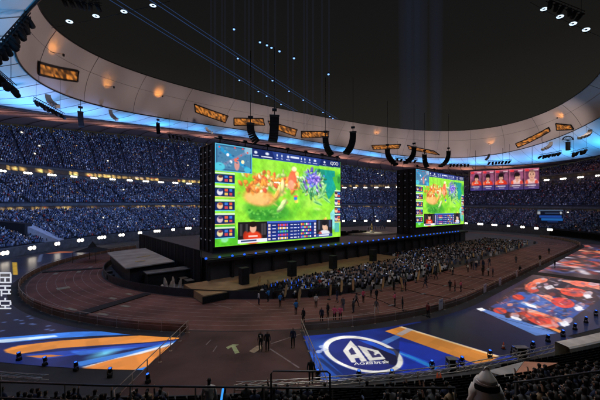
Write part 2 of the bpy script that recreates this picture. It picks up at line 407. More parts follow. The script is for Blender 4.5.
rl = MB()
for p, d in ((R_WB,-.1),(R_IN,.05)): rl.tube([Vector(q) for q in ring(off(p,d,-.1), rad(0,360,200))], .16, 5)
rl.tube([Vector(q) for q in ring(off(R_BB,-.1,-.15), rad(0,360,200))], .22, 5)
rl.build('edge_tube', M_dark, roof)
# membrane survey: from a reading in the photograph to the place on the membrane
_ph = rad(-40, 215, 1400); _v = np.linspace(0,1,60)
_G = np.stack([ring(lerp(R_IN,R_WB,v), _ph, .9*math.sin(PI*v)) for v in _v]); _GX, _GY = proj(_G); _bad = _G[...,1] < 1
def on_band(px, py):
    d = (_GX-px)**2+(_GY-py)**2; d[_bad] = 1e9; i, j = np.unravel_index(np.argmin(d), d.shape); return _v[i], _ph[j]
def band_pt(v, ph, inset=.25):
    p = Vector(ring(lerp(R_IN,R_WB,v), [ph], .9*math.sin(PI*v))[0]); c = W(86.6,63.5,p.z-3)
    return p+(c-p).normalized()*inset
def vent(pts, seed):
    uv = [on_band(*p) for p in pts]; nu, nv = 22, 6; r = np.random.default_rng(seed)
    P = np.zeros((nv, nu, 3)); C = np.zeros((nv, nu, 3))
    for j in range(nv):
        for i in range(nu):
            a, b = i/(nu-1), j/(nv-1)
            top = [uv[0][q]*(1-a)+uv[1][q]*a for q in (0,1)]; bot = [uv[3][q]*(1-a)+uv[2][q]*a for q in (0,1)]
            P[j,i] = band_pt(top[0]*(1-b)+bot[0]*b, top[1]*(1-b)+bot[1]*b, .30)
            e = min(i, nu-1-i, j*2, (nv-1-j)*2)
            k = (.05 if e == 0 else r.uniform(.12,1.0)**2.2)
            C[j,i] = np.array((.70,.235,.035))*k*1.25
    o = grid_mesh('roof_window', P, C, LED_V, roof)
    m = MB(); cs = [Vector(P[0,0]), Vector(P[0,-1]), Vector(P[-1,-1]), Vector(P[-1,0])]
    edge = [Vector(q) for q in P[0]]+[Vector(q) for q in P[:,-1]]+[Vector(q) for q in P[-1][::-1]]+[Vector(q) for q in P[::-1,0]]
    m.tube(edge+[edge[0]], .22, 4); f = m.build('frame', M_dark, o)
    return o
LED_V = led_mat('roof_window_glow', 1.0, .5, .03, False)
for k, p in enumerate([((37,62),(77,71),(76,81),(37,74)), ((194,104.5),(228,116),(225,123),(195,112)), ((233.5,118),(263,118.5),(264.5,125.5),(233.5,125.5)),
        ((268,121),(297,130),(295,136.5),(270,127)), ((301,131.5),(329,131.5),(328,137),(301.5,138)), ((371.5,145.5),(401,144.5),(399,148.3),(373,149.5)),
        ((407.5,145.5),(434,151),(440,155),(409,149)), ((516,143.5),(549,127.5),(550.5,131.5),(518,148)), ((556,123.5),(582,118),(584,123.5),(557,130.5))]): vent(p, 40+k)
# warm lamps washing short patches of the membrane
M_fix = M_dark
for (px, py, pw) in ((50,52,500),(105,86,420),(156,96,700),(377,134,420),(491,144,420),(562,118,420)):
    v, ph = on_band(px, py); p = band_pt(v, ph, 2.2); q = band_pt(v, ph, .0)
    t = empty('membrane_lamp', p, 'small dark lamp throwing an amber patch on the pale roof membrane', 'lamp', 'amber lamps on the roof membrane')
    m = MB(); m.lathe(p, [(.12,-.35),(.2,-.3),(.22,.15),(.18,.2)], 8); m.build('housing', M_fix, t)
    m = MB(); m.tube([p+Vector((0,0,.1)), q], .05, 4); m.build('bracket', M_fix, t)
    lamp('amber_wash', 'SPOT', p+Vector((0,0,-.3)), pw*2.6, (1,.37,.06), .25, q+Vector((0,0,2.4)), 110, 1.0)
# ------------------------------------------------------------------ blue lamps of the roof, and added fill lamps
for k in range(30):                        # blue wash lamps under the soffit, aimed up at it
    ph = math.radians(-75+11*k); d = math.degrees(ph); r = random.uniform(.30,.45)
    p = Vector(ring(lerp(R_WB,R_BB,r), [ph], 0, -7.5)[0]); q = Vector(ring(lerp(R_WB,R_BB,.50), [ph])[0])
    lamp('blue_wash', 'SPOT', p, random.uniform(3500,4500)*(1.0 if d < 20 or d > 120 else .75), (.055,.45,1.0), .8, q, 155, .6)
for k in range(22):                        # added warm fill without fixtures, to light the brown ceiling
    ph = math.radians(-35+11*k); p = Vector(ring(lerp(R_BB,R_CW,.62), [ph], 0, -5)[0]); q = Vector(ring(lerp(R_BB,R_CW,.5), [ph])[0])
    lamp('ceiling_fill', 'SPOT', p, 3600, (1,.56,.44), .6, q, 160, .5)
for k in range(20):                        # added pale fill without fixtures, to brighten the membrane
    ph = math.radians(-40+13.2*k); p = Vector(ring(off(R_WB,-17,-9), [ph])[0]); q = Vector(ring(lerp(R_IN,R_WB,.45), [ph])[0])
    lamp('membrane_fill', 'SPOT', p, 6600 if -40+13.2*k < 60 else (5600 if -40+13.2*k < 118 else 3700), (1,.80,.73), 1.0, q, 84, .9)
for k in range(13):                        # added cool fill without fixtures, to lift the crowd
    ph = math.radians(-25+15.5*k); p = Vector(ring(off(R_WB,-12,-14), [ph])[0]); q = Vector(ring(off(R_1,0,0), [ph])[0])
    dd = math.degrees(ph); lamp('crowd_fill', 'SPOT', p, 40000*(1 if dd > 45 else .34), (.26,.42,1.0) if dd > 45 else (.42,.42,.85), 1.0, q, 120, .9)
for k, (a, b) in enumerate(((25,20),(60,10),(110,12),(20,60),(60,100),(120,60))):   # added fill spots that give the field its general brightness
    lamp('field_fill', 'SPOT', W(a,b,44), 10200, (1,.76,.64), 1.5, W(a,b,0), 130, .8)
for x_, y_ in ((-20,14),(4,12),(26,20)): lamp('near_stand_fill', 'SPOT', (x_,y_,30), 1500 if x_ > 10 else 4200, (1,.93,.84), 1.0, (x_*1.05,y_+4,0), 75, .9)  # added fill over the near rows and parapet, no lamps there
# ------------------------------------------------------------------ stage
stage = empty('stage', W(60,66), 'long black stage with a low brown apron in the middle of the field', 'stage')
M_deck = mat('stage_deck', (.030,.029,.031), .5, 0, .4, .4, 0, .4)
M_apron = mat('apron_wood', (.34,.21,.10), .5, 0, .3, .6, 0, .4)
m = MB(); m.prism([(18,44.5),(116,44.5),(116,88),(18,88)], 0, 4.4); m.build('platform', M_deck, stage)
m = MB(); m.prism([(14.5,36.8),(30,36.8),(30,37.6),(62,37.6),(62,44.4),(14.5,44.4)], 0, 1.0); m.build('apron', M_apron, stage)
m = MB(); m.prism([(14.3,36.6),(29.9,36.6),(29.9,36.75),(14.3,36.75)], 0, .9); m.prism([(29.8,37.4),(62,37.4),(62,37.55),(29.8,37.55)], 0, .9); m.build('apron_skirt', M_black, stage)
m = MB(); m.prism([(17.8,43.6),(116,43.6),(116,44.4),(17.8,44.4)], 3.9, 4.3)
for k in range(24): m.prism([(18+4*k,43.9),(18.4+4*k,43.9),(18.4+4*k,44.3),(18+4*k,44.3)], 1.0, 3.9)
m.build('front_ledge', M_black, stage)
m = MB(); m.prism([(71,52),(83,52),(86,58),(83,64),(71,64),(68,58)], 4.4, 4.75); m.build('round_dais', mat('dais_pale', (.30,.28,.22), .5), stage)
m = MB()
for k in range(20): m.prism([(38+2.0*k,60.0),(39.9+2.0*k,60.0),(39.9+2.0*k,61.2),(38+2.0*k,61.2)], 4.4, 5.2+.2*(k%3))
m.build('back_riser', M_black, stage)
E_blue = emat('blue_led', (.02,.13,.95), 1.1, False)
proto = None; n_led = 0
for k in range(42):
    s = 17.6+2.2*k; loc = W(s, 43.75, 4.3)
    if proto is None:
        proto = empty('edge_light', loc, 'small blue lamp in the long row on the black stage edge', 'lamp', 'blue lamps along the stage edge')
        m = MB(); m.lathe((0,0,0), [(.16,0),(.20,.05),(.18,.14)], 8); m.build('base', M_dark, proto, False)
        m = MB(); m.lathe((0,0,.14), [(.16,0),(.21,.12),(.17,.26),(.06,.32)], 8); m.build('lens', E_blue, proto, False)
    else:
        c = copy_tree(proto); c.location = loc
# ------------------------------------------------------------------ the big screens
def game_picture(nx=420, ny=240):
    X, Y = np.meshgrid(np.linspace(0,160,nx), np.linspace(0,90,ny)); p = Paint(X, Y, (136,212,52))
    r = np.random.default_rng(5)
    for k in range(60):
        c = [(150,220,60),(92,180,36),(170,228,84),(60,158,40),(128,206,40)][k%5]
        p.ell(r.uniform(25,160), r.uniform(10,90), r.uniform(8,22), r.uniform(3,9), c, .45, r.uniform(-.5,.3), .9)
    p.poly([(0,60),(18,66),(24,90),(0,90)], (74,176,36)); p.ell(8,80,8,8,(96,196,52),.8); p.ell(9,84,4,3,(150,214,190),.7)
    p.ell(118,46,26,9,(196,232,104),.6,-.35,.9); p.ell(122,57,9,2.5,(216,224,150),.5,.1,.8)
    p.poly([(118,12),(150,12),(152,34),(140,46),(128,26)], (24,150,128)); p.ell(140,24,8,12,(20,140,140),.8,.3); p.ell(128,16,7,5,(30,120,96),.8)
    p.poly([(146,20),(160,14),(160,36),(152,32)], (70,170,56)); p.ell(157,22,3,5,(34,110,50),.9)
    p.ell(55,58,30,13,(70,160,44),.9,.1); p.ell(50,64,19,5,(48,132,40),.9); p.ell(70,60,13,6,(60,150,46),.7)
    for k in range(70): p.ell(r.uniform(34,72), r.uniform(58,67), r.uniform(1,2.4), r.uniform(.8,1.6), [(40,122,34),(104,190,70),(60,150,50)][k%3], .8)
    p.ell(46,46,22,10,(214,150,72),1,.08,.35); p.ell(44,47,17,7.5,(236,186,112),1,.1,.4); p.ell(42,48,13,5,(222,160,92),.6,.1,.8); p.ell(46,46,6,2.4,(244,204,140),.7)
    for k in range(60): p.ell(60+r.normal(0,17), 38+r.normal(0,6), r.uniform(2,6), r.uniform(1,3), [(226,150,70),(240,186,110),(206,120,60),(250,210,150)][k%4], .5, r.uniform(-.6,.6), .7)
    OR = [(238,136,50),(250,184,90),(226,116,52),(255,214,140),(236,120,60),(250,156,56),(200,96,46),(252,232,184),(236,90,60),(190,214,130),(255,170,80)]
    def shard(x, y, h, w, a, c, dark):
        px_, py_ = x+h*.4*math.sin(a), y-h*.4*math.cos(a)
        p.ell(px_+w*.25, py_+h*.12, h*.62, w*1.05, dark, .8, a+PI/2, .35); p.ell(px_, py_, h*.55, w*.85, c, .95, a+PI/2, .45); p.ell(px_-w*.25, py_-h*.12, h*.3, w*.3, tuple(np.minimum(255, np.array(c)*1.15+25)), .8, a+PI/2, .8)
    for k in range(170):
        u = r.uniform(0,1)**.9; x = 30+u*72+r.normal(0,3.5); y = 37-5*math.sin(u*3.0)+r.normal(0,4.5)-u*5; i = r.integers(len(OR)); c = np.array(OR[i])
        shard(x, y, r.uniform(2.5,7), r.uniform(1.0,2.6), r.normal(.15,1.0), tuple(c), tuple(c*.74))
    for x, y, h, w, a, c in ((66,44,13,3.0,.3,(240,214,130)),(72,38,14,2.8,.1,(246,226,150)),(70,54,12,2.8,.8,(206,222,150)),(63,46,11,2.8,.5,(246,176,84)),(84,40,11,3,.4,(252,160,60)),(66,58,11,2.4,1.0,(190,216,140)),(52,34,9,2.4,-.4,(236,150,60)),(94,34,10,2.4,.3,(250,180,90)),(62,30,8,2.2,-.2,(240,150,60)),(40,40,8,2,-.8,(240,150,70))):
        shard(x, y, h, w, a, c, tuple(np.array(c)*.66))
    p.ell(86,24,6,10,(236,96,70),.9,.35); p.ell(84,32,5,6,(248,150,120),.9); p.ell(88,15,4,3,(250,226,190),.9); p.ell(92,20,3,3,(255,210,120),.9)
    for k in range(70):                    # pale green rock flower with violet heart
        a = r.uniform(0,6.28); q = r.uniform(9,15); p.ell(114+q*1.15*math.cos(a), 27+q*.8*math.sin(a), r.uniform(2,5), r.uniform(1.5,3), [(120,190,120),(70,150,96),(170,220,150),(44,120,70),(196,228,170)][k%5], .85, a, .4)
    for k in range(80):
        a = r.uniform(0,6.28); q = r.uniform(8,17); c = np.array([(130,200,120),(80,160,100),(186,230,160),(50,126,76),(210,236,180),(110,190,150)][k%6]); shard(114+q*1.2*math.cos(a), 28+q*.85*math.sin(a), r.uniform(2.5,7), r.uniform(.8,2.2), a+PI/2+r.normal(0,.4), tuple(c), tuple(c*.55))
    for k in range(45): p.ell(114+r.normal(0,6), 24+r.normal(0,5), r.uniform(1.5,4), r.uniform(1.2,3), [(106,70,196),(140,104,226),(72,44,160),(180,150,240),(92,120,230)][k%5], .8, r.uniform(-1,1), .5)
    for k in range(50): c = np.array([(120,80,220),(160,130,240),(80,56,190),(200,180,255),(96,130,240)][k%5]); shard(115+r.normal(0,5.5), 25+r.normal(0,4.5), r.uniform(2,6), r.uniform(.6,1.6), r.normal(0,1.2), tuple(c), tuple(c*.6))
    for x, y, a in ((100,34,.9),(128,42,-.4),(132,34,-1.0),(122,50,.3),(136,46,.5)): p.ell(x, y, 9, 2.6, (150,212,128), .9, a, .35); p.ell(x+1, y+1, 8, 1, (60,140,80), .8, a, .4)
    p.ell(151,74,8,9,(110,196,190),.9,.7); p.poly([(142,62),(149,56),(152,74),(145,78)], (130,210,206)); p.poly([(150,66),(158,58),(158,84),(150,84)], (80,170,160))
    p.ell(133,71,3,4,(228,140,50),.9,.3); p.ell(135,68,2,2,(250,190,90),.9)
    p.ell(90,46,2.4,2.4,(40,110,220)); p.ell(90,43.5,3.5,1,(255,90,80)); p.ell(91,49,3,2,(240,190,90),.8)
    for x, y in ((66,74),(68,77),(70,73)): p.ell(x,y,3.4,2,(246,220,190),.95); p.ell(x+2,y,1.8,1.4,(60,130,220),.9)
    p.rect(61,71.5,71,72.5,(255,240,220)); p.rect(84,36,93,37,(255,120,100)); p.rect(62,30,70,31,(240,250,240))
    p.noise(4.5, .10, 3); p.noise(1.6, .06, 4)
    p.ell(43,47,14,6,(232,180,106),.85,.1,.6); p.blur(2); p.C = np.clip(p.C*1.06+6, 0, 255)
    # minimap
    p.rect(0,0,37,24,(92,176,214)); p.rect(1,1,36,23,(52,98,138)); p.rect(2,2,35,22,(74,128,166))
    p.line((3,3),(34,21),2.2,(40,150,206)); p.line((3,21),(34,3),1.6,(120,136,170)); p.ell(4,20,6,4,(84,206,226),.9); p.ell(33,3,5,4,(150,190,214),.9); p.ell(32,21,4,3,(70,190,220),.9)
    p.ell(21,17,3,6,(226,150,140),.9); p.ell(20,13,2,2,(240,110,90)); p.ell(12,9,1.6,1.6,(240,240,250)); p.ell(27,14,2,2,(246,236,190)); p.ell(15,15,1.6,1.6,(230,240,250))
    for x, y in ((4,3),(19,2),(27,2),(32,5),(25,8),(22,11)): p.ell(x,y,1.1,.9,(226,80,76))
    for k in range(40): p.ell(r.uniform(3,34), r.uniform(3,21), r.uniform(.5,1.6), r.uniform(.4,1.2), [(50,92,140),(110,160,190),(60,116,150)][k%3], .7)
    # top bar
    p.poly([(37,0),(160,0),(160,7.4),(37,8.8)], (26,42,104)); p.poly([(60,0),(128,0),(124,8.6),(64,8.6)], (44,66,140)); p.rect(37,8,160,8.5,(90,130,220),.6)
    for x, w in ((41,2.4),(54,3),(66,1),(72,1),(80,2.2),(98,1),(103,1),(110,1.4),(118,2.6),(133,2.0)): p.ell(x,3.2,w,1.8,(236,240,252),.95,0,.5); p.rect(x-w*1.3,5.8,x+w*1.3,6.6,(214,222,246),.8)
    p.rect(83,2,95,4,(240,244,255),.9); p.rect(47,6,60,7,(244,246,255),.8)
    # side cards
    for side in (0,1):
        for k in range(5):
            y = 26.5+12.0*k if side == 0 else 36+9.4*k; x0, x1 = (0,19) if side == 0 else (150,160); h = 7.6
            if side == 1 and k == 4: continue
            p.rect(x0,y-1.6,x1,y-.2,(226,240,226),.85); p.rect(x0,y,x1,y+h,(24,40,94)); p.ell(x0+(4.5 if side == 0 else 2.5),y+h/2,3.2,3.2,[(236,206,176),(226,220,232),(240,196,150),(214,180,190),(232,214,160)][k])
            p.ell(x0+(5 if side == 0 else 2.5),y+h/2-1.6,2.4,1.4,[(90,50,40),(60,70,130),(170,90,50),(80,60,110),(120,60,70)][k])
            for j in range(2 if side == 0 else 1):
                p.rect(x0+9+j*4.4 if side == 0 else 155,y+1,x0+12+j*4.4 if side == 0 else 159,y+3.2,[(60,120,214),(226,90,60)][(j+k)%2]); p.rect(x0+9+j*4.4 if side == 0 else 155,y+4.2,x0+12+j*4.4 if side == 0 else 159,y+6.4,[(230,190,90),(200,70,80)][(j+k+1)%2])
            p.rect(x0,y+h,x1,y+h+.9,[(100,200,220),(236,220,120)][k%2])
    # bottom panel
    p.rect(22,69,146,88.5,(26,44,116)); p.rect(22,69,54,88.5,(30,26,30)); p.rect(120,69,146,88.5,(38,36,44))
    for x in (24,30,47,50): p.rect(x,71,x+2.4,82,(74,70,74),.8)
    p.rect(123,70,126,80,(76,84,110),.8); p.rect(140,70,144,78,(66,80,120),.8)
    p.ell(38,84,11,7,(226,66,34)); p.ell(38,75,4.2,5.2,(232,176,146)); p.ell(38,71.5,5,3,(34,22,20)); p.rect(33.4,72,34.6,76,(30,20,20),.8); p.rect(33,82,43,83.4,(250,220,210),.9); p.ell(30,82,3,5,(196,50,28),.8)
    p.ell(133,85,10,5,(222,224,234)); p.ell(133,77,4,5,(230,186,160)); p.ell(133,73,4.8,3,(30,26,34)); p.ell(137,79,1.6,3,(224,178,150)); p.ell(126,85,3,3,(190,60,50),.8)
    p.rect(22,85.4,54,88.5,(232,234,244)); p.rect(25,86.2,42,87.6,(60,70,120)); p.rect(120,85.4,146,88.5,(50,74,150)); p.rect(124,86.2,140,87.6,(226,232,250))
    p.rect(54,69,120,71,(70,100,200))
    for k in range(5):
        y = 72+3.35*k; p.rect(54,y,120,y+2.5,(36,58,146) if k%2 else (30,48,124)); p.rect(55,y+.2,58,y+2.3,(230,210,206)); p.rect(116.5,y+.2,119.5,y+2.3,(226,216,226))
        for j in range(6):
            c = [(226,70,60),(240,190,70),(80,170,230),(180,90,200),(250,240,230),(90,190,110)]
            p.rect(67+j*2.2,y+.3,68.7+j*2.2,y+2.2,c[(j*3+k)%6]); p.rect(97+j*2.6,y+.3,99+j*2.6,y+2.2,c[(j*5+k*2+1)%6])
        for x, w in ((60,4.5),(83,3),(87.5,4),(93,2)): p.rect(x,y+.8,x+w,y+1.8,(232,236,250),.9)
    return p.linear()
GAME = game_picture()
SCR = led_mat('screen_light', 1.12, .4, .01)
def big_screen(s0, s1, t0, z0, z1, label, depth=6.6, mesh=None):
    root = empty('led_screen_tower', W((s0+s1)/2, t0+depth/2, 4.4), label, 'led screen')
    n, k = GAME.shape[0], GAME.shape[1]
    P = np.zeros((n, k, 3))
    for j, z in enumerate(np.linspace(z1, z0, n)):
        a = np.linspace(s0, s1, k); P[j,:,0] = .77*a-.638*t0; P[j,:,1] = .638*a+.77*t0; P[j,:,2] = z
    grid_mesh('screen_face', P, GAME, SCR, root)
    m = MB(); m.prism([(s0-.15,t0+.03),(s1+.15,t0+.03),(s1+.15,t0+.5),(s0-.15,t0+.5)], z0-.15, z1+.15); m.build('screen_bezel', M_black, root)
    m = MB()                                # scaffold behind, clad in black
    m.prism([(s0,t0+.52),(s1,t0+.52),(s1,t0+depth),(s0,t0+depth)], 4.4, z1+.3)
    ns = 9; nd = 3
    for a in (s0-.12, s1+.12):
        for i in range(ns+1): z = 4.6+(z1-4.6)*i/ns; m.prism([(a-.1,t0+.55),(a+.1,t0+.55),(a+.1,t0+depth),(a-.1,t0+depth)], z-.06, z+.06)
        for i in range(nd+1): t = t0+.6+(depth-.8)*i/nd; m.prism([(a-.14,t-.08),(a+.14,t-.08),(a+.14,t+.08),(a-.14,t+.08)], 4.4, z1)
    m.build('scaffold', mat('scaffold_black', (.014,.014,.016), .7), root)
    for i in range(9):
        for j in range(3):
            z = 5.6+(z1-5.8)*(i+.5)/9; t = t0+1.5+j*(depth-2)/2.2; m = MB()
            m.prism([(s0-.3,t-.10),(s0-.2,t-.10),(s0-.2,t+.10),(s0-.3,t+.10)], z-.10, z+.10)
            m.build('status_lamp', emat('status_dim', (.75,.8,1), .14, False), root)
    m = MB()
    for i in range(7):
        a = s0+1+(s1-s0-2)*i/6; m.tube([W(a, t0+.2, z1+.1), W(a, t0+.2, z1+.9)], .12, 5); m.box(W(a,t0+.2,z1+1.1), (.7,.5,.4), ROT)
    m.tube([W(s0,t0+.2,z1+.9), W(s1,t0+.2,z1+.9)], .15, 5)
    m.build('top_truss', M_dark, root)
    bs = Matrix.Translation(W(s0+(s1-s0)*.93, t0-.05, z1-(z1-z0)*.038)) @ Matrix.Rotation(ROT,4,'Z') @ Matrix.Rotation(PI/2,4,'X')
    text_mesh('lettering', 'iQOO', 1.05, emat('screen_lettering', (.92,.95,1), 1.0), root, bs)
    return root
big_screen(21.2, 53.1, 48.7, 5.55, 23.7, 'larger near black screen tower showing a green arena battle picture')
big_screen(85.8, 121.5, 47.2, 6.6, 24.7, 'farther black screen tower with lamp-dotted side showing the green battle picture')
# ------------------------------------------------------------------ LED floor
LEDF = led_mat('floor_light', 1.05, .32, .012); 
def led_floor(name, L0, L1, nL, nv, paint, label, v0=0.0, v1=1.0, R0=48.6, z=.03, inset=4.0):
    P = np.zeros((nv, nL, 3)); S = np.zeros((nv, nL)); T = np.zeros((nv, nL))
    ap, bp = FR[0]-inset, FR[1]-inset
    for i, L in enumerate(np.linspace(L0, L1, nL)):
        (s, t), (ns, nt_) = trk(L, R0)
        xs, ys = s-85, t-69; A = (ns/ap)**2+(nt_/bp)**2; B = 2*(xs*ns/ap**2+ys*nt_/bp**2); C = (xs/ap)**2+(ys/bp)**2-1
        k = (-B+math.sqrt(max(B*B-4*A*C,0)))/2/A
        for j in range(nv):
            q = k*(v0+(v1-v0)*j/(nv-1)); S[j,i] = s+ns*q; T[j,i] = t+nt_*q; P[j,i] = W(S[j,i], T[j,i], z)
    p = Paint(S, T, (14,20,46)); paint(p)
    tile = np.random.default_rng(5).uniform(.90,1.06,(400,400)); p.C *= tile[(np.floor(S*1.0).astype(int)%400), (np.floor(T*1.0).astype(int)%400)][...,None]; p.blur(1)
    o = grid_mesh(name, P, p.linear(), LEDF)
    tag(o, label, 'led floor'); return o
def px(*pts): return [fst(*q) for q in pts]
def paint_left(p):
    p.noise(9, .25, 8)
    p.poly(px((0,338),(75,332),(185,330.5),(188,333),(100,336),(50,339),(-20,346),(-20,341)), (52,118,216)); p.poly(px((-20,342),(0,340),(55,335.5),(58,337),(0,343.5),(-20,346)), (190,214,240))
    p.poly(px((-40,345),(188,335),(150,380),(-40,392)), (20,34,92)); p.noise(5, .2, 2)
    p.poly(px((25,355),(110,347),(176,341),(176,344),(110,351),(40,360)), (34,70,176)); p.poly(px((70,352),(140,347),(130,350),(80,356)), (60,120,220), .7)
    p.poly(px((4,350),(18,346),(60,341),(110,337.5),(189,333),(181,339),(150,342.5),(110,345),(60,348.5),(25,353.5),(15,355),(6,353)), (222,138,58))
    p.poly(px((26,356.5),(50,355),(64,356),(40,358.5)), (214,130,60))
    p.poly(px((74,363),(130,352),(178,340.5),(178,343),(130,355),(80,367)), (64,132,226)); p.poly(px((82,367.5),(130,355),(179,341.6),(179,343),(135,356.5),(88,368.5)), (230,232,240))
    p.poly(px((80,369.5),(110,358.5+2),(140,352.5+2),(178,344),(158,366),(120,373.5),(95,372.5)), (222,134,58))
    p.poly(px((112,376),(160,363.5),(150,381),(100,388)), (44,128,226)); p.poly(px((118,377),(152,368),(150,371),(126,379)), (190,228,250)); p.poly(px((130,379),(156,370.5),(152,377),(140,381)), (30,160,210), .8)
    c = fst(104,354); p.ell(c[0],c[1],1.5,.9,(120,220,250),.9,0,.9)
    p.poly(px((0,364),(60,368),(120,374),(120,380),(0,380)), (12,18,40), .6)
    # block lettering and marks cut by the picture edge, on the deep blue field
    p.poly(px((12,262.5),(17,262.5),(18,275),(13,275)), (216,170,40), .8)
    p.poly(px((12,300),(22,297.5),(35,294.5),(36,297),(24,301)), (206,160,60), .75); p.poly(px((10,296),(22,292),(22,295),(11,299)), (220,222,232), .8)
    for a, b in (((14,281.5),(31,278)),((32,300),(39,295)),((44,303),(52,299)),((38,305),(46,303))): q = fst(*a); r = fst(*b); p.line(q, r, .22, (150,168,210), .5)
    q = fst(39,262), fst(42,252); p.line(q[0], q[1], .5, (150,170,220), .35)
    p.poly(px((38,252.2),(75,251.2),(72,252.6),(40,254.2)), (186,96,50), .8)
    r = np.random.default_rng(3)
    for k in range(26): q = fst(r.uniform(2,70), r.uniform(300,332)); p.ell(q[0], q[1], .25, .2, (120,150,220), .6)
def paint_ag(p):
    p.poly(px((300,333),(420,322),(520,360),(500,400),(300,400)), (26,44,124)); p.noise(6, .22, 6)
    p.poly(px((400,336),(478,364),(480,372),(404,377),(398,360)), (26,52,178)); p.poly(px((330,376),(400,374),(400,385),(316,386)), (18,26,64), .8)
    p.poly(px((374,336),(425,326),(470,350),(440,350)), (20,36,120), .6)
    p.poly(px((300,352),(318,352),(348,380),(330,386),(312,372)), (44,92,196), .7); p.poly(px((316,358),(321,358.5),(346,378),(341,379.5)), (26,40,100), .9)
    p.ell(*fst(321,345), 1.5, 1.2, (60,110,210), .5, 0, .8)
    # pale ribbons
    p.poly(px((376,344),(418,325.5),(424,326),(384,346)), (86,138,216), .85)
    p.poly(px((366,341),(372,340.5),(428,362),(426,366.5)), (34,96,236)); p.poly(px((369,341.5),(371,341.5),(426,363),(425,364.5)), (80,170,255))
    p.poly(px((404,355),(408,355),(438,368),(434,370)), (40,150,240), .9)
    # orange road
    p.poly(px((385,331.5),(400,327.0),(499,357),(491,361.5),(475,364),(400,337)), (228,144,60)); p.poly(px((399,327.2),(402,326.8),(500,356.6),(499,358)), (250,214,160))
    p.poly(px((396,334.5),(414,325),(421,326),(402,336)), (186,196,226), .7)
    p.poly(px((402,326.5),(425,322),(530,350),(503,357)), (20,22,42))
    # ring: an ellipse with a broad white border
    c = np.array((363.0,354.9)); u = np.array((40.0,7.05)); v = np.array((0,17.4))
    def el(k, dy=0): return px(*[tuple(c+np.array((0,dy))+k*(math.cos(a)*u+math.sin(a)*v)) for a in np.linspace(0,2*PI,60)[:-1]])
    p.poly(el(1.03), (120,130,230), .6); p.poly(el(1.0), (255,252,246)); p.poly(el(.865), (38,44,128))
    p.poly(px((371,346),(400,350),(396,366),(385,364)), (20,20,48), .8); p.poly(px((358,340.5),(371,341.8),(394,352),(396,356)), (36,100,240), .8)
    def L(*q): return px(*[(335+a/10, 335+b/10) for a, b in q])
    W_ = (255,250,244)
    p.poly(L((155,58),(215,118),(322,265),(262,272),(238,232),(196,238),(212,277),(165,280),(80,160)), W_)
    p.poly(L((168,126),(136,160),(162,203),(214,195)), (60,56,110))
    p.poly(L((225,108),(432,160),(507,246),(345,263)), W_); p.poly(L((322,152),(378,166),(402,186),(384,192),(398,206),(418,203),(410,197),(440,190),(470,222),(376,232)), (60,56,110)); p.poly(L((345,262),(335,240),(490,226),(507,246)), W_)
    for a in ((322,347),(324,350),(319,352)): q = fst(*a); p.ell(q[0],q[1],.35,.3,(210,220,250),.7)
def paint_portraits(p):
    p.noise(8, .2, 9)
    r = np.random.default_rng(12)
    p.poly(px((478,309.5),(484,309),(542,328),(558,333.5),(536,336)), (84,122,190)); p.poly(px((476,309),(482,308),(486,310.5),(481,311.5)), (236,236,240))
    p.poly(px((486,308.5),(560,331),(600,300),(600,278),(532,276)), (30,18,26))
    p.poly(px((490,307),(520,292),(575,300),(590,306),(560,327)), (36,74,150)); p.ell(*fst(536,302), 6, 3.4, (54,104,190), .9, .2, .8)
    p.poly(px((528,319.5),(532,318.5),(562,331.5),(560,333.5)), (232,140,60))
    p.poly(px((508,313),(530,312),(556,326),(545,326)), (34,20,24)); 
    def blob(x, y, w, h, c, a=1., rot=0):
        n = 20; p.poly(px(*[(x+w*math.cos(k)*math.cos(rot)-h*math.sin(k)*math.sin(rot), y+w*math.cos(k)*math.sin(rot)+h*math.sin(k)*math.cos(rot)) for k in np.linspace(0,2*PI,n)[:-1]]), c, a)
    RED, PE, WH = (214,62,38), (236,150,120), (196,176,190)
    blob(500,311,7,3,RED,1,.15); blob(518,297.5,6,2.8,RED,1,.1); blob(510,305,3,1.5,PE)
    blob(515,315.5,4.5,2.5,WH,.85,.2); blob(508,317,3,1.4,(40,24,20)); blob(530,305,10,2.2,(150,190,230),.7,.25); blob(526,303,4,1,WH,.8,.3); blob(538,307,4,1,WH,.8,.3)
    p.poly(px((517,307.5),(530,309),(560,319),(566,324),(552,321),(530,314)), PE); blob(542,321,18,5.2,(224,64,40),1,.32); blob(532,316,6,2,(250,120,80),.9,.3); blob(568,321,5,3.2,WH,.9,-.3)
    p.poly(px((536,294),(556,299),(566,304),(552,303)), PE); blob(563,303,12,5,(224,66,50),1,.18); blob(566,303,6,2.6,(150,50,70),.6); blob(580,306,5,3,WH,.9,-.2); blob(548,297,5,1.8,(250,150,110),.9,.2)
    p.poly(px((533,293),(600,301),(600,293),(560,288)), (34,18,24), .9)
    p.poly(px((552,288),(570,289),(585,295),(570,294)), PE); blob(574,292.5,14,4.4,(228,72,40),1,.1); blob(580,292,6,2,(160,70,80),.6); blob(588,294,5,2.6,WH,.9,-.2)
    p.poly(px((556,280),(575,281),(600,286),(600,290),(580,286)), PE); blob(585,284,15,3.4,(232,110,84),1,.08); blob(594,284,6,2,WH,.8)
    p.poly(px((540,275),(560,273),(600,277),(600,281)), (230,104,60),.9); blob(558,276.5,14,1.8,(240,150,80),.9,.08); blob(588,277,9,1.6,(230,90,60),.9)
    blob(531,286,7,3.6,(232,96,60),1,-.5); blob(540,281,8,2.4,(236,120,80),1,-.15); blob(533,291,6,2,RED,.9,-.1)
    for x, y in ((546,284.5),(540,287),(556,285),(549,289),(534,288.5),(543,279),(560,280.5),(538,283.5)): blob(x,y,r.uniform(2,3.4),r.uniform(.8,1.4),WH,.85,-.1)
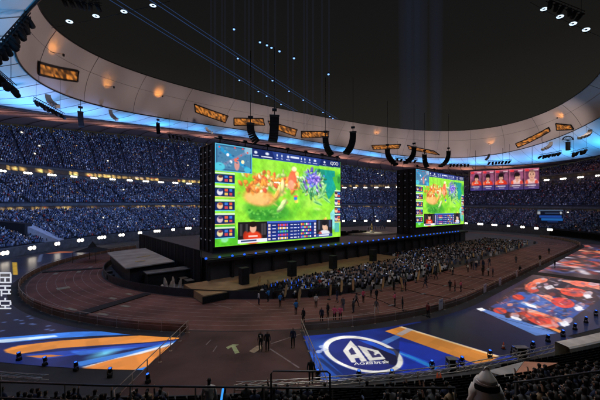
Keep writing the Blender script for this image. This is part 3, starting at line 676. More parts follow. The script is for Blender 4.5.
def dabs(p, x0, x1, y0, y1, n, seed, sz, cols, a=.7, ok=None):
    r = np.random.default_rng(seed)
    for k in range(n):
        x, y = r.uniform(x0,x1), r.uniform(y0,y1)
        if ok and not ok(x, y): continue
        q = fst(x, y); w = r.uniform(.35,1.5)*sz; p.ell(q[0], q[1], w*1.3, w*r.uniform(.14,.4), cols[r.integers(len(cols))], a*r.uniform(.5,1), r.uniform(-.5,.9), .5)
def paint_players(p):
    paint_portraits(p)
    inside = lambda x, y: y > 274+(x-540)*.05 and y < 309+(x-486)*.30 and y < 331-(x-556)*.75 and y > 309-(x-486)*.62
    dabs(p, 486, 602, 274, 331, 300, 71, 1.0, [(226,70,40),(150,36,30),(240,120,70),(236,170,140),(226,226,236),(40,26,40),(24,18,30),(60,80,150),(200,60,60),(250,150,100)], .5, inside)
    dabs(p, 486, 602, 274, 331, 420, 72, .36, [(250,240,240),(30,18,24),(250,120,80),(190,40,30),(90,110,190),(255,200,160)], .7, inside)
    r = np.random.default_rng(73)
    for (x, y, dx, dy, n) in ((566,322,-3.4,1.2,4),(580,307,-3.2,1.0,4),(589,295,-3,.9,4),(512,317,5,1.2,3),(545,287,4.5,-.9,4),(527,304,5,1.4,4)):   # lines of player lettering, too small to read
        for j in range(n):
            for k in range(5):
                q = fst(x+dx*.35*k+j*.6, y+dy*.35*k+j*.75); p.ell(q[0], q[1], r.uniform(.25,.5), r.uniform(.12,.25), (246,244,250), .9, .6, .4)
def paint_far(p):
    p.C[...] = (36,22,34); p.noise(7, .3, 3); r = np.random.default_rng(21)
    dabs(p, 535, 640, 243, 273, 420, 22, 2.2, [(226,90,60),(236,150,120),(226,222,232),(50,60,120),(40,24,34),(24,16,24),(190,50,46)], .8)
    for k in range(50):
        x = r.uniform(535,630); y = r.uniform(243,272); q = fst(x, y); c = [(226,90,60),(232,150,120),(220,216,226),(60,70,130),(230,110,60),(30,20,30),(190,60,50)][k%7]
        p.ell(q[0], q[1], r.uniform(1.0,3.4), r.uniform(.8,2.4), c, .9, r.uniform(0,1), .6)
def paint_plain(p): p.C[...] = (14,16,32); p.noise(6, .35, 5)
rr = lambda th: 85+math.radians(th)*46
led_floor('led_floor', rr(44.6), rr(138), 560, 170, paint_left, 'deep blue LED floor with orange swooshes beside the left track bend', inset=4.6)
def paint_near(p): paint_ag(p); paint_players(p)
ag = led_floor('led_floor', 89.5, rr(30.9), 560, 250, paint_near, 'LED floor with a white ringed AG emblem and an orange road', inset=2.3)
led_floor('led_floor', 60.0, 89.42, 360, 170, paint_near, 'LED floor picturing red shirted players beside the straight')
led_floor('led_floor', -14, 56.5, 280, 80, paint_far, 'distant LED floor of small red and white player pictures at the far bend')
q0 = fl(354.2,365.6,.05); q1 = fl(389.5,363.4,.05); q2 = fl(353.6,362.6,.05)   # baseline ends and the top of the first sign
lt = text_mesh('lettering', 'AG超玩会', 1.0, emat('floor_lettering', (1,.97,.94), 1.0), None, Matrix())
xs = [v.co.x for v in lt.data.vertices]; ys = [v.co.y for v in lt.data.vertices]; x0, x1, y0, y1 = min(xs), max(xs), min(ys), max(ys)
for v in lt.data.vertices:
    u, w = (v.co.x-x0)/(x1-x0), (v.co.y-y0)/(y1-y0); v.co = q0+(q1-q0)*u+(q2-q0)*w+Vector((0,0,.02))
lt.parent = ag
mk = MB()                                   # tall block characters at the cropped edge
def stroke(x0,y0,x1,y1): mk.flat([fl(*q, .045) for q in ((x0,y1),(x1,y1),(x1,y0),(x0,y0))])
def bar(x0, y0, x1, y1, w=1.35):
    if abs(x1-x0) > abs(y1-y0): stroke(x0, y0-w/2, x1, y1+w/2)
    else: stroke(x0-w*.62, y0, x1+w*.62, y1)
for y0, glyph in ((272,0),(285,1),(298,2)):
    for x0 in (-13.5,-.5):
        g_ = [((0,1,11.5,1),(0,1.8,0,11),(11.2,1.8,11.2,11),(.9,5.5,10.4,5.5),(5.6,6.3,5.6,9.6),(.9,10.4,10.4,10.4)),
              ((0,1,11.5,1),(5.7,1.8,5.7,4.3),(0,5,11.5,5),(2,5.8,2,11.3),(9.5,5.8,9.5,8),(3,8.6,11.5,8.6)),
              ((5.7,0,5.7,2.2),(0,3,11.5,3),(.5,3.8,.5,7),(11,3.8,11,7),(1.5,7.6,10.2,7.6),(5.7,8.3,5.7,9.8),(0,10.5,11.8,10.5))][glyph]
        for q in g_: bar(x0+q[0], y0+q[1], x0+q[2], y0+q[3])
led_left = [o for o in bpy.data.objects if o.name.startswith('led_floor')][0]
mk.build('lettering', emat('floor_lettering_dim', (.86,.9,1), .8), led_left)
# ------------------------------------------------------------------ the crowd in the stands: one uncountable mass per tier
CL = cloth_attr_mat('crowd_hazed_cloth'); GLINT_M = cloth_attr_mat('crowd_specks', True, 1.0)
TV = []
def _bx(x0,x1,y0,y1,z0,z1,tx,ty):
    cx, cy = (x0+x1)/2, (y0+y1)/2
    return [(x0,y0,z0),(x1,y0,z0),(x1,y1,z0),(x0,y1,z0)]+[(cx+(x-cx)*tx,cy+(y-cy)*ty,z1) for x,y in ((x0,y0),(x1,y0),(x1,y1),(x0,y1))]
TV = np.array(_bx(-.24,.24,-.17,.20,.30,.98,.82,.75)+_bx(-.10,.10,-.10,.11,1.0,1.27,.8,.75))
TF = np.array([(4,5,6,7),(0,1,5,4),(1,2,6,5),(2,3,7,6),(3,0,4,7)]); TF = np.concatenate([TF, TF+8])
def masses(name, pos, ang, label, colfn, seed, sc=1.0):
    r = np.random.default_rng(seed); n = len(pos); c, s_ = np.cos(ang), np.sin(ang)
    k = r.uniform(.88,1.12,n)*sc; V = TV[None]*k[:,None,None]; lean = r.normal(0,.12,n)
    V = V.copy(); V[...,0] += V[...,2]*lean[:,None]*.5
    X = V[...,0]*c[:,None]-V[...,1]*s_[:,None]+pos[:,0:1]; Y = V[...,0]*s_[:,None]+V[...,1]*c[:,None]+pos[:,1:2]; Z = V[...,2]+pos[:,2:3]
    VV = np.stack([X,Y,Z],-1).reshape(-1,3); FF = (TF[None]+(np.arange(n)*16)[:,None,None]).reshape(-1,4)
    me = bpy.data.meshes.new(name); me.vertices.add(len(VV)); me.vertices.foreach_set('co', VV.ravel().astype(np.float32))
    me.loops.add(len(FF)*4); me.loops.foreach_set('vertex_index', FF.ravel().astype(np.int32))
    me.polygons.add(len(FF)); me.polygons.foreach_set('loop_start', (np.arange(len(FF))*4).astype(np.int32)); me.update(calc_edges=True)
    body, head = colfn(n, r); C = np.ones((n,16,4), np.float32); C[:,:8,:3] = body[:,None]; C[:,8:,:3] = head[:,None]
    C[:,8:12,:3] *= .9
    at = me.color_attributes.new('Col','FLOAT_COLOR','POINT'); at.data.foreach_set('color', C.ravel()); me.materials.append(CL)
    o = bpy.data.objects.new(name, me); COL.objects.link(o)
    return tag(o, label, 'crowd', kind='stuff')
def hazed_cloth_cols(n, r, lightp=.2):
    lightp *= .45
    pal = np.array([(.05,.053,.065),(.06,.075,.125),(.10,.10,.125),(.07,.058,.058),(.05,.06,.10),(.14,.15,.19)])  # cloth tones raised and blued: haze over the stands put into the colour
    b = pal[r.integers(0,len(pal),n)]*r.uniform(.6,1.4,(n,1)); L = r.uniform(0,1,n) < lightp
    b[L] = r.uniform(.25,.6,(L.sum(),1))*np.array((1,1,1.05)); red = r.uniform(0,1,n) < .02; b[red] = (.3,.04,.03)
    h = np.where(r.uniform(0,1,(n,1)) < .6, np.array((.012,.010,.010)), np.array((.30,.19,.14)))*r.uniform(.7,1.2,(n,1))
    return b, h
def glints(name, pos, cols, size, parent):
    n = len(pos); d = np.array([0,0,EYE])-pos; c = pos*1.0
    cen = np.array(W(86,66,6)); dr = cen-pos; dr[:,2] = 0; dr /= np.linalg.norm(dr,axis=1)[:,None]
    tx = np.stack([-dr[:,1], dr[:,0], np.zeros(n)],-1); up = np.array((0,0,1.0))
    h = size[:,None]
    V = np.stack([pos-tx*h-up*h*.7, pos+tx*h-up*h*.7, pos+tx*h+up*h*.7, pos-tx*h+up*h*.7],1).reshape(-1,3)
    me = bpy.data.meshes.new(name); me.from_pydata(V.tolist(), [], np.arange(4*n).reshape(n,4).tolist())
    at = me.color_attributes.new('Col','FLOAT_COLOR','POINT'); C = np.ones((n,4,4),np.float32); C[:,:,:3] = cols[:,None]; at.data.foreach_set('color', C.ravel())
    me.materials.append(GLINT_M); o = bpy.data.objects.new(name, me); COL.objects.link(o); o.parent = parent; return o
def stand_crowd(A, B, rows, a0, a1, sp, label, seed, occ=.9, lightp=.2):
    r = np.random.default_rng(seed); Ps = []; As = []
    for i in range(rows):
        p0 = lerp(A,B,i/rows); p1 = lerp(A,B,(i+1)/rows); pm = (( p0[0]*.45+p1[0]*.55), (p0[1]*.45+p1[1]*.55))+p1[2:]
        ph = rad(a0,a1,1500); P = ring(pm,ph); L = np.concatenate([[0],np.cumsum(np.linalg.norm(np.diff(P,axis=0),axis=1))])
        q = np.interp(np.arange(0,L[-1],sp)+r.uniform(-.12,.12,int(np.ceil(L[-1]/sp)))*sp, L, ph)
        deg = np.degrees(q); aisle = (np.abs((deg/6.0)%1-.5) > .462)
        q = q[(r.uniform(0,1,len(q)) < occ) & ~aisle]
        P = ring(pm,q); D = ring(pm,q+.002)-P
        Ps.append(P); As.append(np.arctan2(D[:,1],D[:,0]))
    pos = np.concatenate(Ps); ang = np.concatenate(As)
    o = masses('stand_crowd', pos, ang, label, lambda n, r: hazed_cloth_cols(n, r, lightp), seed)
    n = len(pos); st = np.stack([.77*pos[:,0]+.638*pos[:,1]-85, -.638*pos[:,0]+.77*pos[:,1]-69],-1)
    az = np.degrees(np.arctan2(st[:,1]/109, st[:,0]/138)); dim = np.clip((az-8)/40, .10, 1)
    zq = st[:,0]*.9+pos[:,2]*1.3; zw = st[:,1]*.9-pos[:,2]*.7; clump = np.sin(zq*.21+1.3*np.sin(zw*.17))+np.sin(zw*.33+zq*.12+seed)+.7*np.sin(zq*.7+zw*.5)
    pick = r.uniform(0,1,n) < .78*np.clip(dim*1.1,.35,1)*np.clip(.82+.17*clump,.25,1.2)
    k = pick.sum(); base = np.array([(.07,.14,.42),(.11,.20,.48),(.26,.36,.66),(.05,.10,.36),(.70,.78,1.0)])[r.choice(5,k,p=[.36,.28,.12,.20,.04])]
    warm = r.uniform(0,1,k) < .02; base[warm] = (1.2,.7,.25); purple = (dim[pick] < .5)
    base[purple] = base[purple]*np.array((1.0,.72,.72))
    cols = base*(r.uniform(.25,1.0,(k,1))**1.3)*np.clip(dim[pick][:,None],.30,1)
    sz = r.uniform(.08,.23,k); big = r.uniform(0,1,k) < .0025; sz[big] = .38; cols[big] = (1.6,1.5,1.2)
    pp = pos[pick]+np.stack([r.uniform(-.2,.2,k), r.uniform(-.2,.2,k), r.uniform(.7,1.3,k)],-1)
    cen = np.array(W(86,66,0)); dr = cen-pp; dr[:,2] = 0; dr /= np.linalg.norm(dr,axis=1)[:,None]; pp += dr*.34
    glints('crowd_glow', pp, cols, sz, o)  # phones and light sticks, plus blue light on the crowd as glowing specks
stand_crowd(LOW_A, LOW_B, 24, -68, 186, .72, 'dense dark crowd with bluish glimmers filling the lowest tier', 1, .92)
stand_crowd(MID_A, MID_B, 16, -60, 180, .74, 'dense dark crowd with bluish glimmers filling the middle tier', 2, .94)
stand_crowd(UPP_A, UPP_B, 26, -60, 185, .76, 'dense dark crowd with bluish glimmers filling the top tier', 3, .96)
# ------------------------------------------------------------------ people
def palette(name, col, rough=.8): return mat('cloth_'+name, col, rough, 0, .2, 6)
SKIN = mat('skin', (.36,.22,.16), .55, 0, .08, 8); HAIR = mat('hair_black', (.012,.010,.010), .6, 0, .2, 20); EYE_M = mat('eye_dark', (.01,.01,.01), .3)
BLK = palette('black', (.014,.014,.016)); NAVY = palette('navy', (.016,.022,.05)); GREY = palette('grey', (.10,.10,.105)); WHT = palette('white', (.66,.65,.63))
PINK = palette('pink', (.75,.12,.22)); BLUE = palette('blue', (.03,.22,.60)); TAN = palette('tan', (.30,.21,.13)); DENIM = palette('denim', (.05,.07,.12)); MAROON = palette('maroon', (.16,.03,.03)); SHOE = palette('shoe', (.02,.02,.02))
def person_mesh(name, pose, top, legs, hair=HAIR, sub=1, inner=None):
    """One continuous skinned body; the faces take the cloth of the nearest limb."""
    V = []; E = []; R = []; Z = []
    def v(co, r, par=None, zone='top'):
        V.append(Vector(co)); R.append(r if isinstance(r, tuple) else (r, r)); Z.append(zone)
        if par is not None: E.append((par, len(V)-1))
        return len(V)-1
    sit = pose.startswith('sit'); walk = pose == 'walk'
    hz = .50 if sit else .93
    pel = v((0,0,hz), (.16,.115), None, 'legs')
    ln = {'sit':.02,'sit_lean':.10,'walk':.03}.get(pose, 0.0)
    wa = v((0,ln*.4,hz+.18), (.145,.105), pel); ch = v((0,ln,hz+.40), (.175,.115), wa); nb = v((0,ln,hz+.53), (.075,.065), ch)
    nk = v((0,ln+.01,hz+.60), .052, nb, 'skin'); hd = v((0,ln+.025,hz+.69), (.078,.088), nk, 'head'); v((0,ln+.02,hz+.80), (.070,.080), hd, 'head'); 
    for sx in (-1,1):
        sh = v((.185*sx,ln-.005,hz+.475), .062, ch)
        if sit:
            up = pose == 'sit_arms' and sx > 0
            el = v((.25*sx,ln+.06,hz+.22) if not up else (.27*sx,ln+.20,hz+.50), .047, sh)
            wr = v((.16*sx,ln+.27,hz+.14) if not up else (.22*sx,ln+.26,hz+.76), .034, el); h0 = v((.12*sx,ln+.34,hz+.13) if not up else (.22*sx,ln+.28,hz+.84), (.036,.024), wr, 'skin')
        elif pose == 'hold':
            el = v((.26*sx,.06,hz+.20), .047, sh); wr = v((.16*sx,.28,hz+.26), .034, el); h0 = v((.12*sx,.35,hz+.28), (.036,.024), wr, 'skin')
        else:
            f = .14*sx if walk else .02
            el = v((.235*sx,-.02+f*.5,hz+.20), .047, sh); wr = v((.245*sx,.04+f*1.4,hz-.05), .034, el); h0 = v((.24*sx,.06+f*1.6,hz-.13), (.036,.024), wr, 'skin')
        d = (V[h0]-V[wr]).normalized(); sidev = Vector((0,1,0)) if abs(d.y) < .7 else Vector((1,0,0))
        for k in range(4):                  # fingers of unequal length
            b = v(V[h0]+d*.035+sidev*(k-1.5)*.019, .010, h0, 'skin'); v(V[b]+d*(.05,.062,.058,.044)[k]+Vector((-.012*sx,0,-.006)), .008, b, 'skin')
        v(V[h0]+sidev*.045+d*.02, .010, h0, 'skin')
        hp = v((.095*sx,0,hz-.05), (.10,.10), pel, 'legs')
        if sit:
            kn = v((.12*sx,.44,hz+.0), .066, hp, 'legs'); an = v((.12*sx,.46,.10), .045, kn, 'legs'); v((.125*sx,.60,.045), (.048,.035), an, 'shoe')
        else:
            f = .27*sx if walk else 0.02*sx
            kn = v((.105*sx,.03+f*.65,.50), .064, hp, 'legs'); an = v((.105*sx,-.02+f,.10+(.05 if walk and sx < 0 else 0)), .043, kn, 'legs'); v((.12*sx,.14+f,.04), (.048,.035), an, 'shoe')
    me = bpy.data.meshes.new(name+'_base'); me.from_pydata([tuple(p) for p in V], E, []); o = bpy.data.objects.new(name+'_base', me); COL.objects.link(o)
    sk = o.modifiers.new('skin', 'SKIN'); sk.use_smooth_shade = True
    for i, q in enumerate(me.skin_vertices[0].data): q.radius = R[i]; q.use_root = (i == 0)
    if sub: sb = o.modifiers.new('sub', 'SUBSURF'); sb.levels = sub; sb.render_levels = sub
    dg = bpy.context.evaluated_depsgraph_get(); m2 = bpy.data.meshes.new_from_object(o.evaluated_get(dg)); bpy.data.objects.remove(o)
    m2.name = name; m2.materials.clear()
    for m in (top, legs, SKIN, hair, SHOE, EYE_M, inner or top): m2.materials.append(m)
    head = V[5]
    for p in m2.polygons:
        c = Vector(p.center); best, z = 1e9, 0
        for a, b in E:
            ab = V[b]-V[a]; u = max(0, min(1, (c-V[a]).dot(ab)/max(ab.length_squared,1e-9))); dd = (c-V[a]-ab*u).length/(max(R[b])+.03)
            if dd < best: best = dd; z = Z[b]
        if z == 'head' or (z == 'skin' and c.z > head.z-.03 and abs(c.x) < .13):
            z = 'hair' if (c.z > head.z+.075 or c.y < head.y+.025 or (abs(c.x-head.x) > .075 and c.y < head.y+.03)) else 'skin'
        if inner and z == 'top' and c.y > ln+.07 and abs(c.x) < .05 and c.z > hz+.18: p.material_index = 6; continue
        p.material_index = {'top':0,'legs':1,'skin':2,'hair':3,'shoe':4}[z]
    bm = bmesh.new(); bm.from_mesh(m2)      # eyes, nose, mouth, ears
    def bit(c, sz, mi):
        r = bmesh.ops.create_cube(bm, size=1, matrix=Matrix.Translation(c) @ Matrix.Diagonal((*sz,1)))
        for f in {f for q in r['verts'] for f in q.link_faces}: f.material_index = mi
    fy = max(p.co.y for p in m2.vertices if abs(p.co.x) < .04 and abs(p.co.z-head.z) < .05)
    for sx in (-1,1): bit((.032*sx,fy-.012,head.z+.035), (.022,.012,.010), 5); bit((.082*sx,head.y,head.z+.02), (.014,.03,.05), 2)
    bit((0,fy+.006,head.z+.008), (.020,.028,.040), 2); bit((0,fy-.008,head.z-.035), (.040,.012,.008), 5)
    bm.to_mesh(m2); bm.free(); return m2
def put_person(me, loc, ang, label, group=None, sc=1.0):
    o = bpy.data.objects.new('person', me); COL.objects.link(o); o.location = loc; o.rotation_euler = (0,0,ang); o.scale = (sc,sc,sc)
    return tag(o, label, 'person', group)
LOOKS = {}
def look(k, *a, **kw):
    if k not in LOOKS: LOOKS[k] = person_mesh('person_'+k, *a, **kw)
    return LOOKS[k]
look('stand_black','stand',BLK,BLK); look('suit','stand',BLK,BLK,inner=WHT); look('stand_navy','stand',NAVY,BLK); look('stand_white','stand',WHT,NAVY)
look('walk_white','walk',GREY,WHT); look('pink','hold',PINK,BLK); look('blue','hold',BLUE,BLK); look('stand_grey','stand',GREY,DENIM); look('maroon','stand',MAROON,BLK); look('hold_white','hold',WHT,BLK)
for n, t in (('black',BLK),('navy',NAVY),('grey',GREY),('white',WHT),('tan',TAN)):
    look('sit_'+n, 'sit', t, BLK, sub=1); look('lean_'+n, 'sit_lean', t, DENIM, sub=1); look('arms_'+n, 'sit_arms', t, BLK, sub=1)
def face(loc, tgt): d = Vector(tgt)-Vector(loc); return math.atan2(-d.x, d.y)
# staff on the track, each read from the photograph
STAFF = [(258.7,305,'stand_white','person in a white top standing alone by the corner of the brown apron'),
 (260.7,351,'suit','person in a dark suit with white shirt beside the tan floor patch'),
 (267.3,351,'stand_black','person in a long dark coat next to the one in a suit and white shirt'),
 (293,347.5,'stand_navy','lone person in dark clothes standing near the left end of the right fence'),
 (303.5,324,'stand_black','dark-clad person standing just behind the corner post of the right fence'),
 (321.7,323.5,'stand_navy','person in navy behind the fence left of the pink vest pair'),
 (334.7,321.5,'pink','person in a pink vest, left one of the pair behind the fence'),
 (340.3,321.5,'pink','person in a pink vest, right one of the pair behind the fence'),
 (328,318,'stand_black','person in black close to the left side of the pink vest pair'),
 (353.5,313,'stand_grey','person in grey top walking the lane between pink pair and white trousers'),
 (376.5,314,'walk_white','person striding along the track in white trousers'),
 (363.3,302.5,'pink','person in a pink vest alone at the foot of the seated audience'),
 (395,306,'pink','person in a pink vest on the grey strip right of the striding person'),
 (268.3,302,'blue','person in a blue jacket at the left front corner of the audience'),
 (280,307,'blue','person in a blue jacket second from the left audience corner'),
 (296,315,'blue','person in a blue jacket nearest to the right fence corner'),
 (316,308,'hold_white','person in white top and black trousers before the front audience rows'),
 (343,311,'stand_grey','person in grey and denim close behind the pink vest pair'),
 (402.5,311,'stand_black','dark-clad person on the track close to the first white fence poster'),
 (428,318,'maroon','person in maroon leaning by the fence below the white posters'),
 (450,291.5,'stand_black','dark-clad person, left one of three in the middle of the straight'),
 (455,291.5,'maroon','person in maroon, middle one of three on the straight'),
 (461,292,'pink','person in pink, right one of three on the straight'),
 (483,276,'stand_black','dark-clad person, first of a trio farther along the straight'),
 (488.5,276,'hold_white','person in white, second of a trio farther along the straight'),
 (493,277,'stand_navy','person in navy, third of a trio farther along the straight'),
 (520,274.5,'stand_black','lone dark-clad person near the fence far along the straight'),
 (516,263,'stand_grey','person in grey on the far lanes beyond the lone dark figure'),
 (540,262,'stand_black','dark-clad person on the far lanes close to the last audience rows'),
 (549,254,'stand_navy','person in navy farthest along the straight near the bend'),
 (555,268,'stand_black','dark-clad person beside the fence where the far bend starts')]
for i, (x, y, k, lab) in enumerate(STAFF):
    p = fl(x, y, .02); a = random.uniform(-.6,.6)+(PI if i in (1,3,5,6,7,10) else ROT+random.choice((0,PI/2,PI,-PI/2)))
    if k == 'walk_white': a = ROT+PI/2
    put_person(LOOKS[k], p, a, lab)
look('walk_black','walk',BLK,BLK); look('walk_navy','walk',NAVY,DENIM); look('walk_grey','walk',GREY,BLK); look('hold_black','hold',BLK,BLK); look('hold_grey','hold',GREY,DENIM)
for i in range(26):
    k = ('walk_black','walk_navy','hold_black','walk_grey','hold_grey','stand_black','hold_white','stand_navy')[i%8]; s_ = random.uniform(27,72)
    put_person(LOOKS[k], W(s_, random.uniform(22.2,25.8)+(.6 if s_ < 34 else 0), .02), random.uniform(0,6.28), 'one of the scattered helpers moving about between the audience and the lanes', 'helpers along the foot of the audience', random.uniform(.95,1.04))
# cables taped down over the lanes, road cases by the wing
for i, (s0_, ds) in enumerate(((34,-2),(39.5,1.5),(46,2),(58,-1.5))):
    m = MB(); pts_ = [W(s0_+ds*(j/12)+.35*math.sin(j*1.1+i), 36.4-20.4*j/12, .035) for j in range(13)]; m.tube(pts_, .045, 5)
    for j in (3,6,9): m.box(pts_[j]+Vector((0,0,.02)), (.9,.28,.03), ROT+random.uniform(-.2,.2), 1)
    tag(m.build('floor_cable', [M_black, mat('gaffer_tape', (.20,.20,.21), .6)]), 'thin black cable taped across the lanes from the stage to the fence', 'cable', 'cables across the track')
for i in range(5):
    p = W(16.0-.2*(i%2), 46.5+2.1*i, .02); e = empty('flight_case', p, 'black flight case with pale edges beside the left wing curtain', 'case', 'flight cases by the wing curtain')
    m = MB(); m.box(p+Vector((0,0,.60)), (1.1,1.5,.9), ROT, bev=.04); m.build('box', M_black, e); m = MB()
    for dz in (.16,1.04): m.box(p+Vector((0,0,dz)), (1.14,1.54,.05), ROT)
    m.build('edge_strip', M_steel, e)
    for dx in (-.4,.4): m = MB(); m.box(p+W(dx,.0,.07), (.12,1.2,.14), ROT); m.build('castor', M_dark, e)
# players and hosts on the stage
for i in range(8):
    put_person(LOOKS[('stand_white','hold_white','blue','stand_white','blue','hold_white','stand_white','blue')[i]], W(90+1.5*i, 68.5, 4.4), ROT+PI+random.uniform(-.4,.4), 'performer in white and blue in the row on stage beside the far screen tower', 'performers in a row on the stage')
for i in range(9):
    put_person(LOOKS[('stand_black','stand_grey','stand_white')[i%3]], W(62+1.7*i, 75+.4*(i%2), 4.4), ROT+PI+random.uniform(-.5,.5), 'small standing figure in a loose row at the back of the stage', 'figures at the back of the stage')
for i in range(9):
    p = fl(146+i*5.2, 251.5+(i%3)*.8); put_person(LOOKS[('maroon','stand_black','stand_grey','maroon')[i%4]], p, random.uniform(0,6), 'small far figure standing between the dark cabin and the far stand', 'people standing behind the cabin')
# the field audience: seated rows facing the stage
aud = []
for r_ in range(17):
    t = 26.3+r_*.95
    for s in np.arange(22, 128, .62):
        e = math.sqrt(max(37.2**2-(s-43)**2,0)) if s < 43 else 37.2
        if s < 43 and t < 63-e+.6: continue
        if t > 36.9 and 30 < s < 63: continue
        if t > 41.6 or (t > 36.9 and s <= 30) or (t < 28 and s < 36): continue
        if abs((s-22) % 14-13) < .6: continue
        if s < 29.5 and t > 35.8: continue
        if random.random() < (.90 if t > 29.6 else .62 if t > 27.8 else .34): aud.append((s+random.uniform(-.12,.12), t+random.uniform(-.12,.12)))
aud.sort(key=lambda q: (W(*q)).length)
ch = MB()
for s, t in aud[:460]:
    M = Matrix.Translation(W(s,t,.02)) @ Matrix.Rotation(ROT,4,'Z')
    ch.box(None, (.44,.42,.04), M=M@Matrix.Translation((0,.0,.42))); ch.box(None, (.44,.04,.42), M=M@Matrix.Translation((0,-.22,.62))); ch.box(None, (.04,.36,.40), M=M@Matrix.Translation((-.18,0,.21))); ch.box(None, (.04,.36,.40), M=M@Matrix.Translation((.18,0,.21)))
tag(ch.build('field_chairs', M_dark), 'black folding chairs hidden among the seated field audience', 'chairs', kind='stuff')
NIND = 88
keys = ['sit_black','sit_navy','lean_black','sit_grey','lean_white','arms_black','sit_white','lean_navy','sit_black','arms_navy','lean_grey','sit_white','sit_tan']
for s, t in aud[:NIND]:
    k = random.choice(keys); lab = 'fan in %s top seated in the near rows of the field audience' % {'tan':'brown'}.get(k.split('_')[1], k.split('_')[1])
    put_person(LOOKS[k], W(s,t,.02), ROT+random.uniform(-.35,.35), lab, 'fans seated on the field before the stage', random.uniform(.94,1.06))
rest = np.array([list(W(s,t,.12)) for s, t in aud[NIND:]]); ra = np.full(len(rest), ROT)+rng.normal(0,.3,len(rest))
o = masses('field_crowd', rest, ra, 'far rows of the field audience merging into one dark mass with pale dots', lambda n, r: hazed_cloth_cols(n, r, .60), 9, 1.0)
k = rng.uniform(0,1,len(rest)) < .16
gp = rest[k]+np.stack([rng.uniform(-.2,.2,k.sum()), rng.uniform(-.2,.2,k.sum()), rng.uniform(.8,1.35,k.sum())],-1)
glints('crowd_glow', gp, np.array([(.08,.22,.8),(.6,.65,.8),(.25,.35,.7)])[rng.integers(0,3,k.sum())]*rng.uniform(.3,1,(k.sum(),1)), rng.uniform(.06,.12,k.sum()), o)
# hand-held glow sticks in the first rows
for i in range(14):
    s, t = aud[3+i*6]; p = W(s,t,.02)+Vector((.25,.35,1.05))
    m = MB(); m.tube([p, p+Vector((random.uniform(-.08,.08),0,.36))], .035, 6); tag(m.build('glow_stick', E_blue), 'blue glow stick held up in the front field audience rows', 'glow stick', 'glow sticks in the field audience')
# feather flags along the foot of the audience
M_flag = mat('flag_cloth', (.85,.58,.25), .8, 0, .2, 3); fproto = None
for i, (x, y, h) in enumerate(((256.5,290.5,1),(269,294,1),(283,300,1.1),(296.5,306,1.15),(329,299.5,1),(340,295,1),(352,293,1),(381,291,1.05),(402,291,1),(416,282.5,1),(431,276.5,1),(440,274,1),(450,271.5,1),(465,264.5,1),(473,262,1),(481,259.5,1),(494,256.5,1),(506,254,1),(518,250,1),(527,246,1))):
    loc = fl(x, y, .02)
    if fproto is None:
        fproto = empty('feather_flag', loc, 'tall ochre feather flag at the foot of the field audience', 'flag', 'ochre feather flags along the audience')
        m = MB(); m.tube([(0,0,.05),(0,0,1.6),(.05,0,2.0),(.18,0,2.2)], [.03,.025,.02,.012], 6); m.build('pole', M_dark, fproto, False)
        m = MB(); pts = [(.03,.42),(.26,.34),(.34,.7),(.31,1.1),(.36,1.5),(.30,1.9),(.18,2.2),(.06,2.0),(.03,1.5)]
        for k in range(2): pass
        m.add([(a, .03*math.sin(b*4), b) for a, b in pts], [tuple(range(len(pts)))]); m.build('banner', M_flag, fproto, False)
        m = MB(); m.lathe((0,0,0), [(.26,0),(.26,.05),(.06,.09)], 10); m.build('foot', M_dark, fproto, False); o = fproto
    else: o = copy_tree(fproto); o.location = loc
    o.scale = (h,h,h*random.uniform(.92,1.05)); o.rotation_euler = (random.uniform(-.12,.12), random.uniform(-.2,.25), random.uniform(-.5,.5))
# ------------------------------------------------------------------ fences
M_rail = mat('fence_rail', (.42,.33,.27), .45, .3); M_net = mat('fence_sheet', (.20,.125,.085), .85, 0, .25, .7)
def fence(pts, label, h=1.15, step=2.4, sheet=True):
    pts = [Vector((p[0],p[1],0)) for p in pts]; root = empty('track_fence', pts[len(pts)//2], label, 'fence')
    L = [0]
    for a, b in zip(pts, pts[1:]): L.append(L[-1]+(b-a).length)
    def at(d):
        for i in range(len(pts)-1):
            if d <= L[i+1]+1e-6: return pts[i].lerp(pts[i+1], (d-L[i])/max(L[i+1]-L[i],1e-6))
        return pts[-1]
    up = lambda p, z: p+Vector((0,0,z))
    for z, r in ((h,.035),(h*.55,.022)):
        m = MB(); m.tube([up(p,z) for p in pts], r, 6); m.build('rail', M_rail, root)
    n = max(1, round(L[-1]/step))
    for i in range(n+1):
        p = at(L[-1]*i/n); m = MB(); m.tube([up(p,0), up(p,h+.03)], .035, 6); m.box(p+Vector((0,0,.02)), (.22,.22,.04)); m.build('post', M_rail, root)
    if sheet:
        m = MB()
        for a, b in zip(pts, pts[1:]): m.flat([up(a,.06), up(b,.06), up(b,h*.78), up(a,h*.78)])
        m.build('sheet', M_net, root)
    return root
def cpts(th0, th1, R, n): return [W(*trk(85+46*math.radians(a), R)[0]) for a in np.linspace(th0, th1, n)]
fence(cpts(44.5,150,47.4,60), 'brown sheeted fence curving round the left bend of the track', 1.1, 2.6)
a0 = W(*trk(rr(44.3), 47.4)[0]); a1 = W(*trk(rr(43.6), 58.5)[0])
fence([a0, a1], 'short fence running from the left bend down beside the orange LED floor', 1.2, 1.8, False)
fence([W(*trk(rr(30.9), 47.4)[0]), W(*trk(rr(30.9), 58)[0])], 'short fence along the left edge of the AG LED floor', 1.2, 2.2, False)
fence([W(*trk(L, 47.4)[0]) for L in np.linspace(rr(30.7), -40, 70)], 'long brown sheeted fence along the home straight carrying white posters', 1.1, 2.6)
M_post = mat('poster_white', (.62,.60,.62), .6, 0, .1, 4)
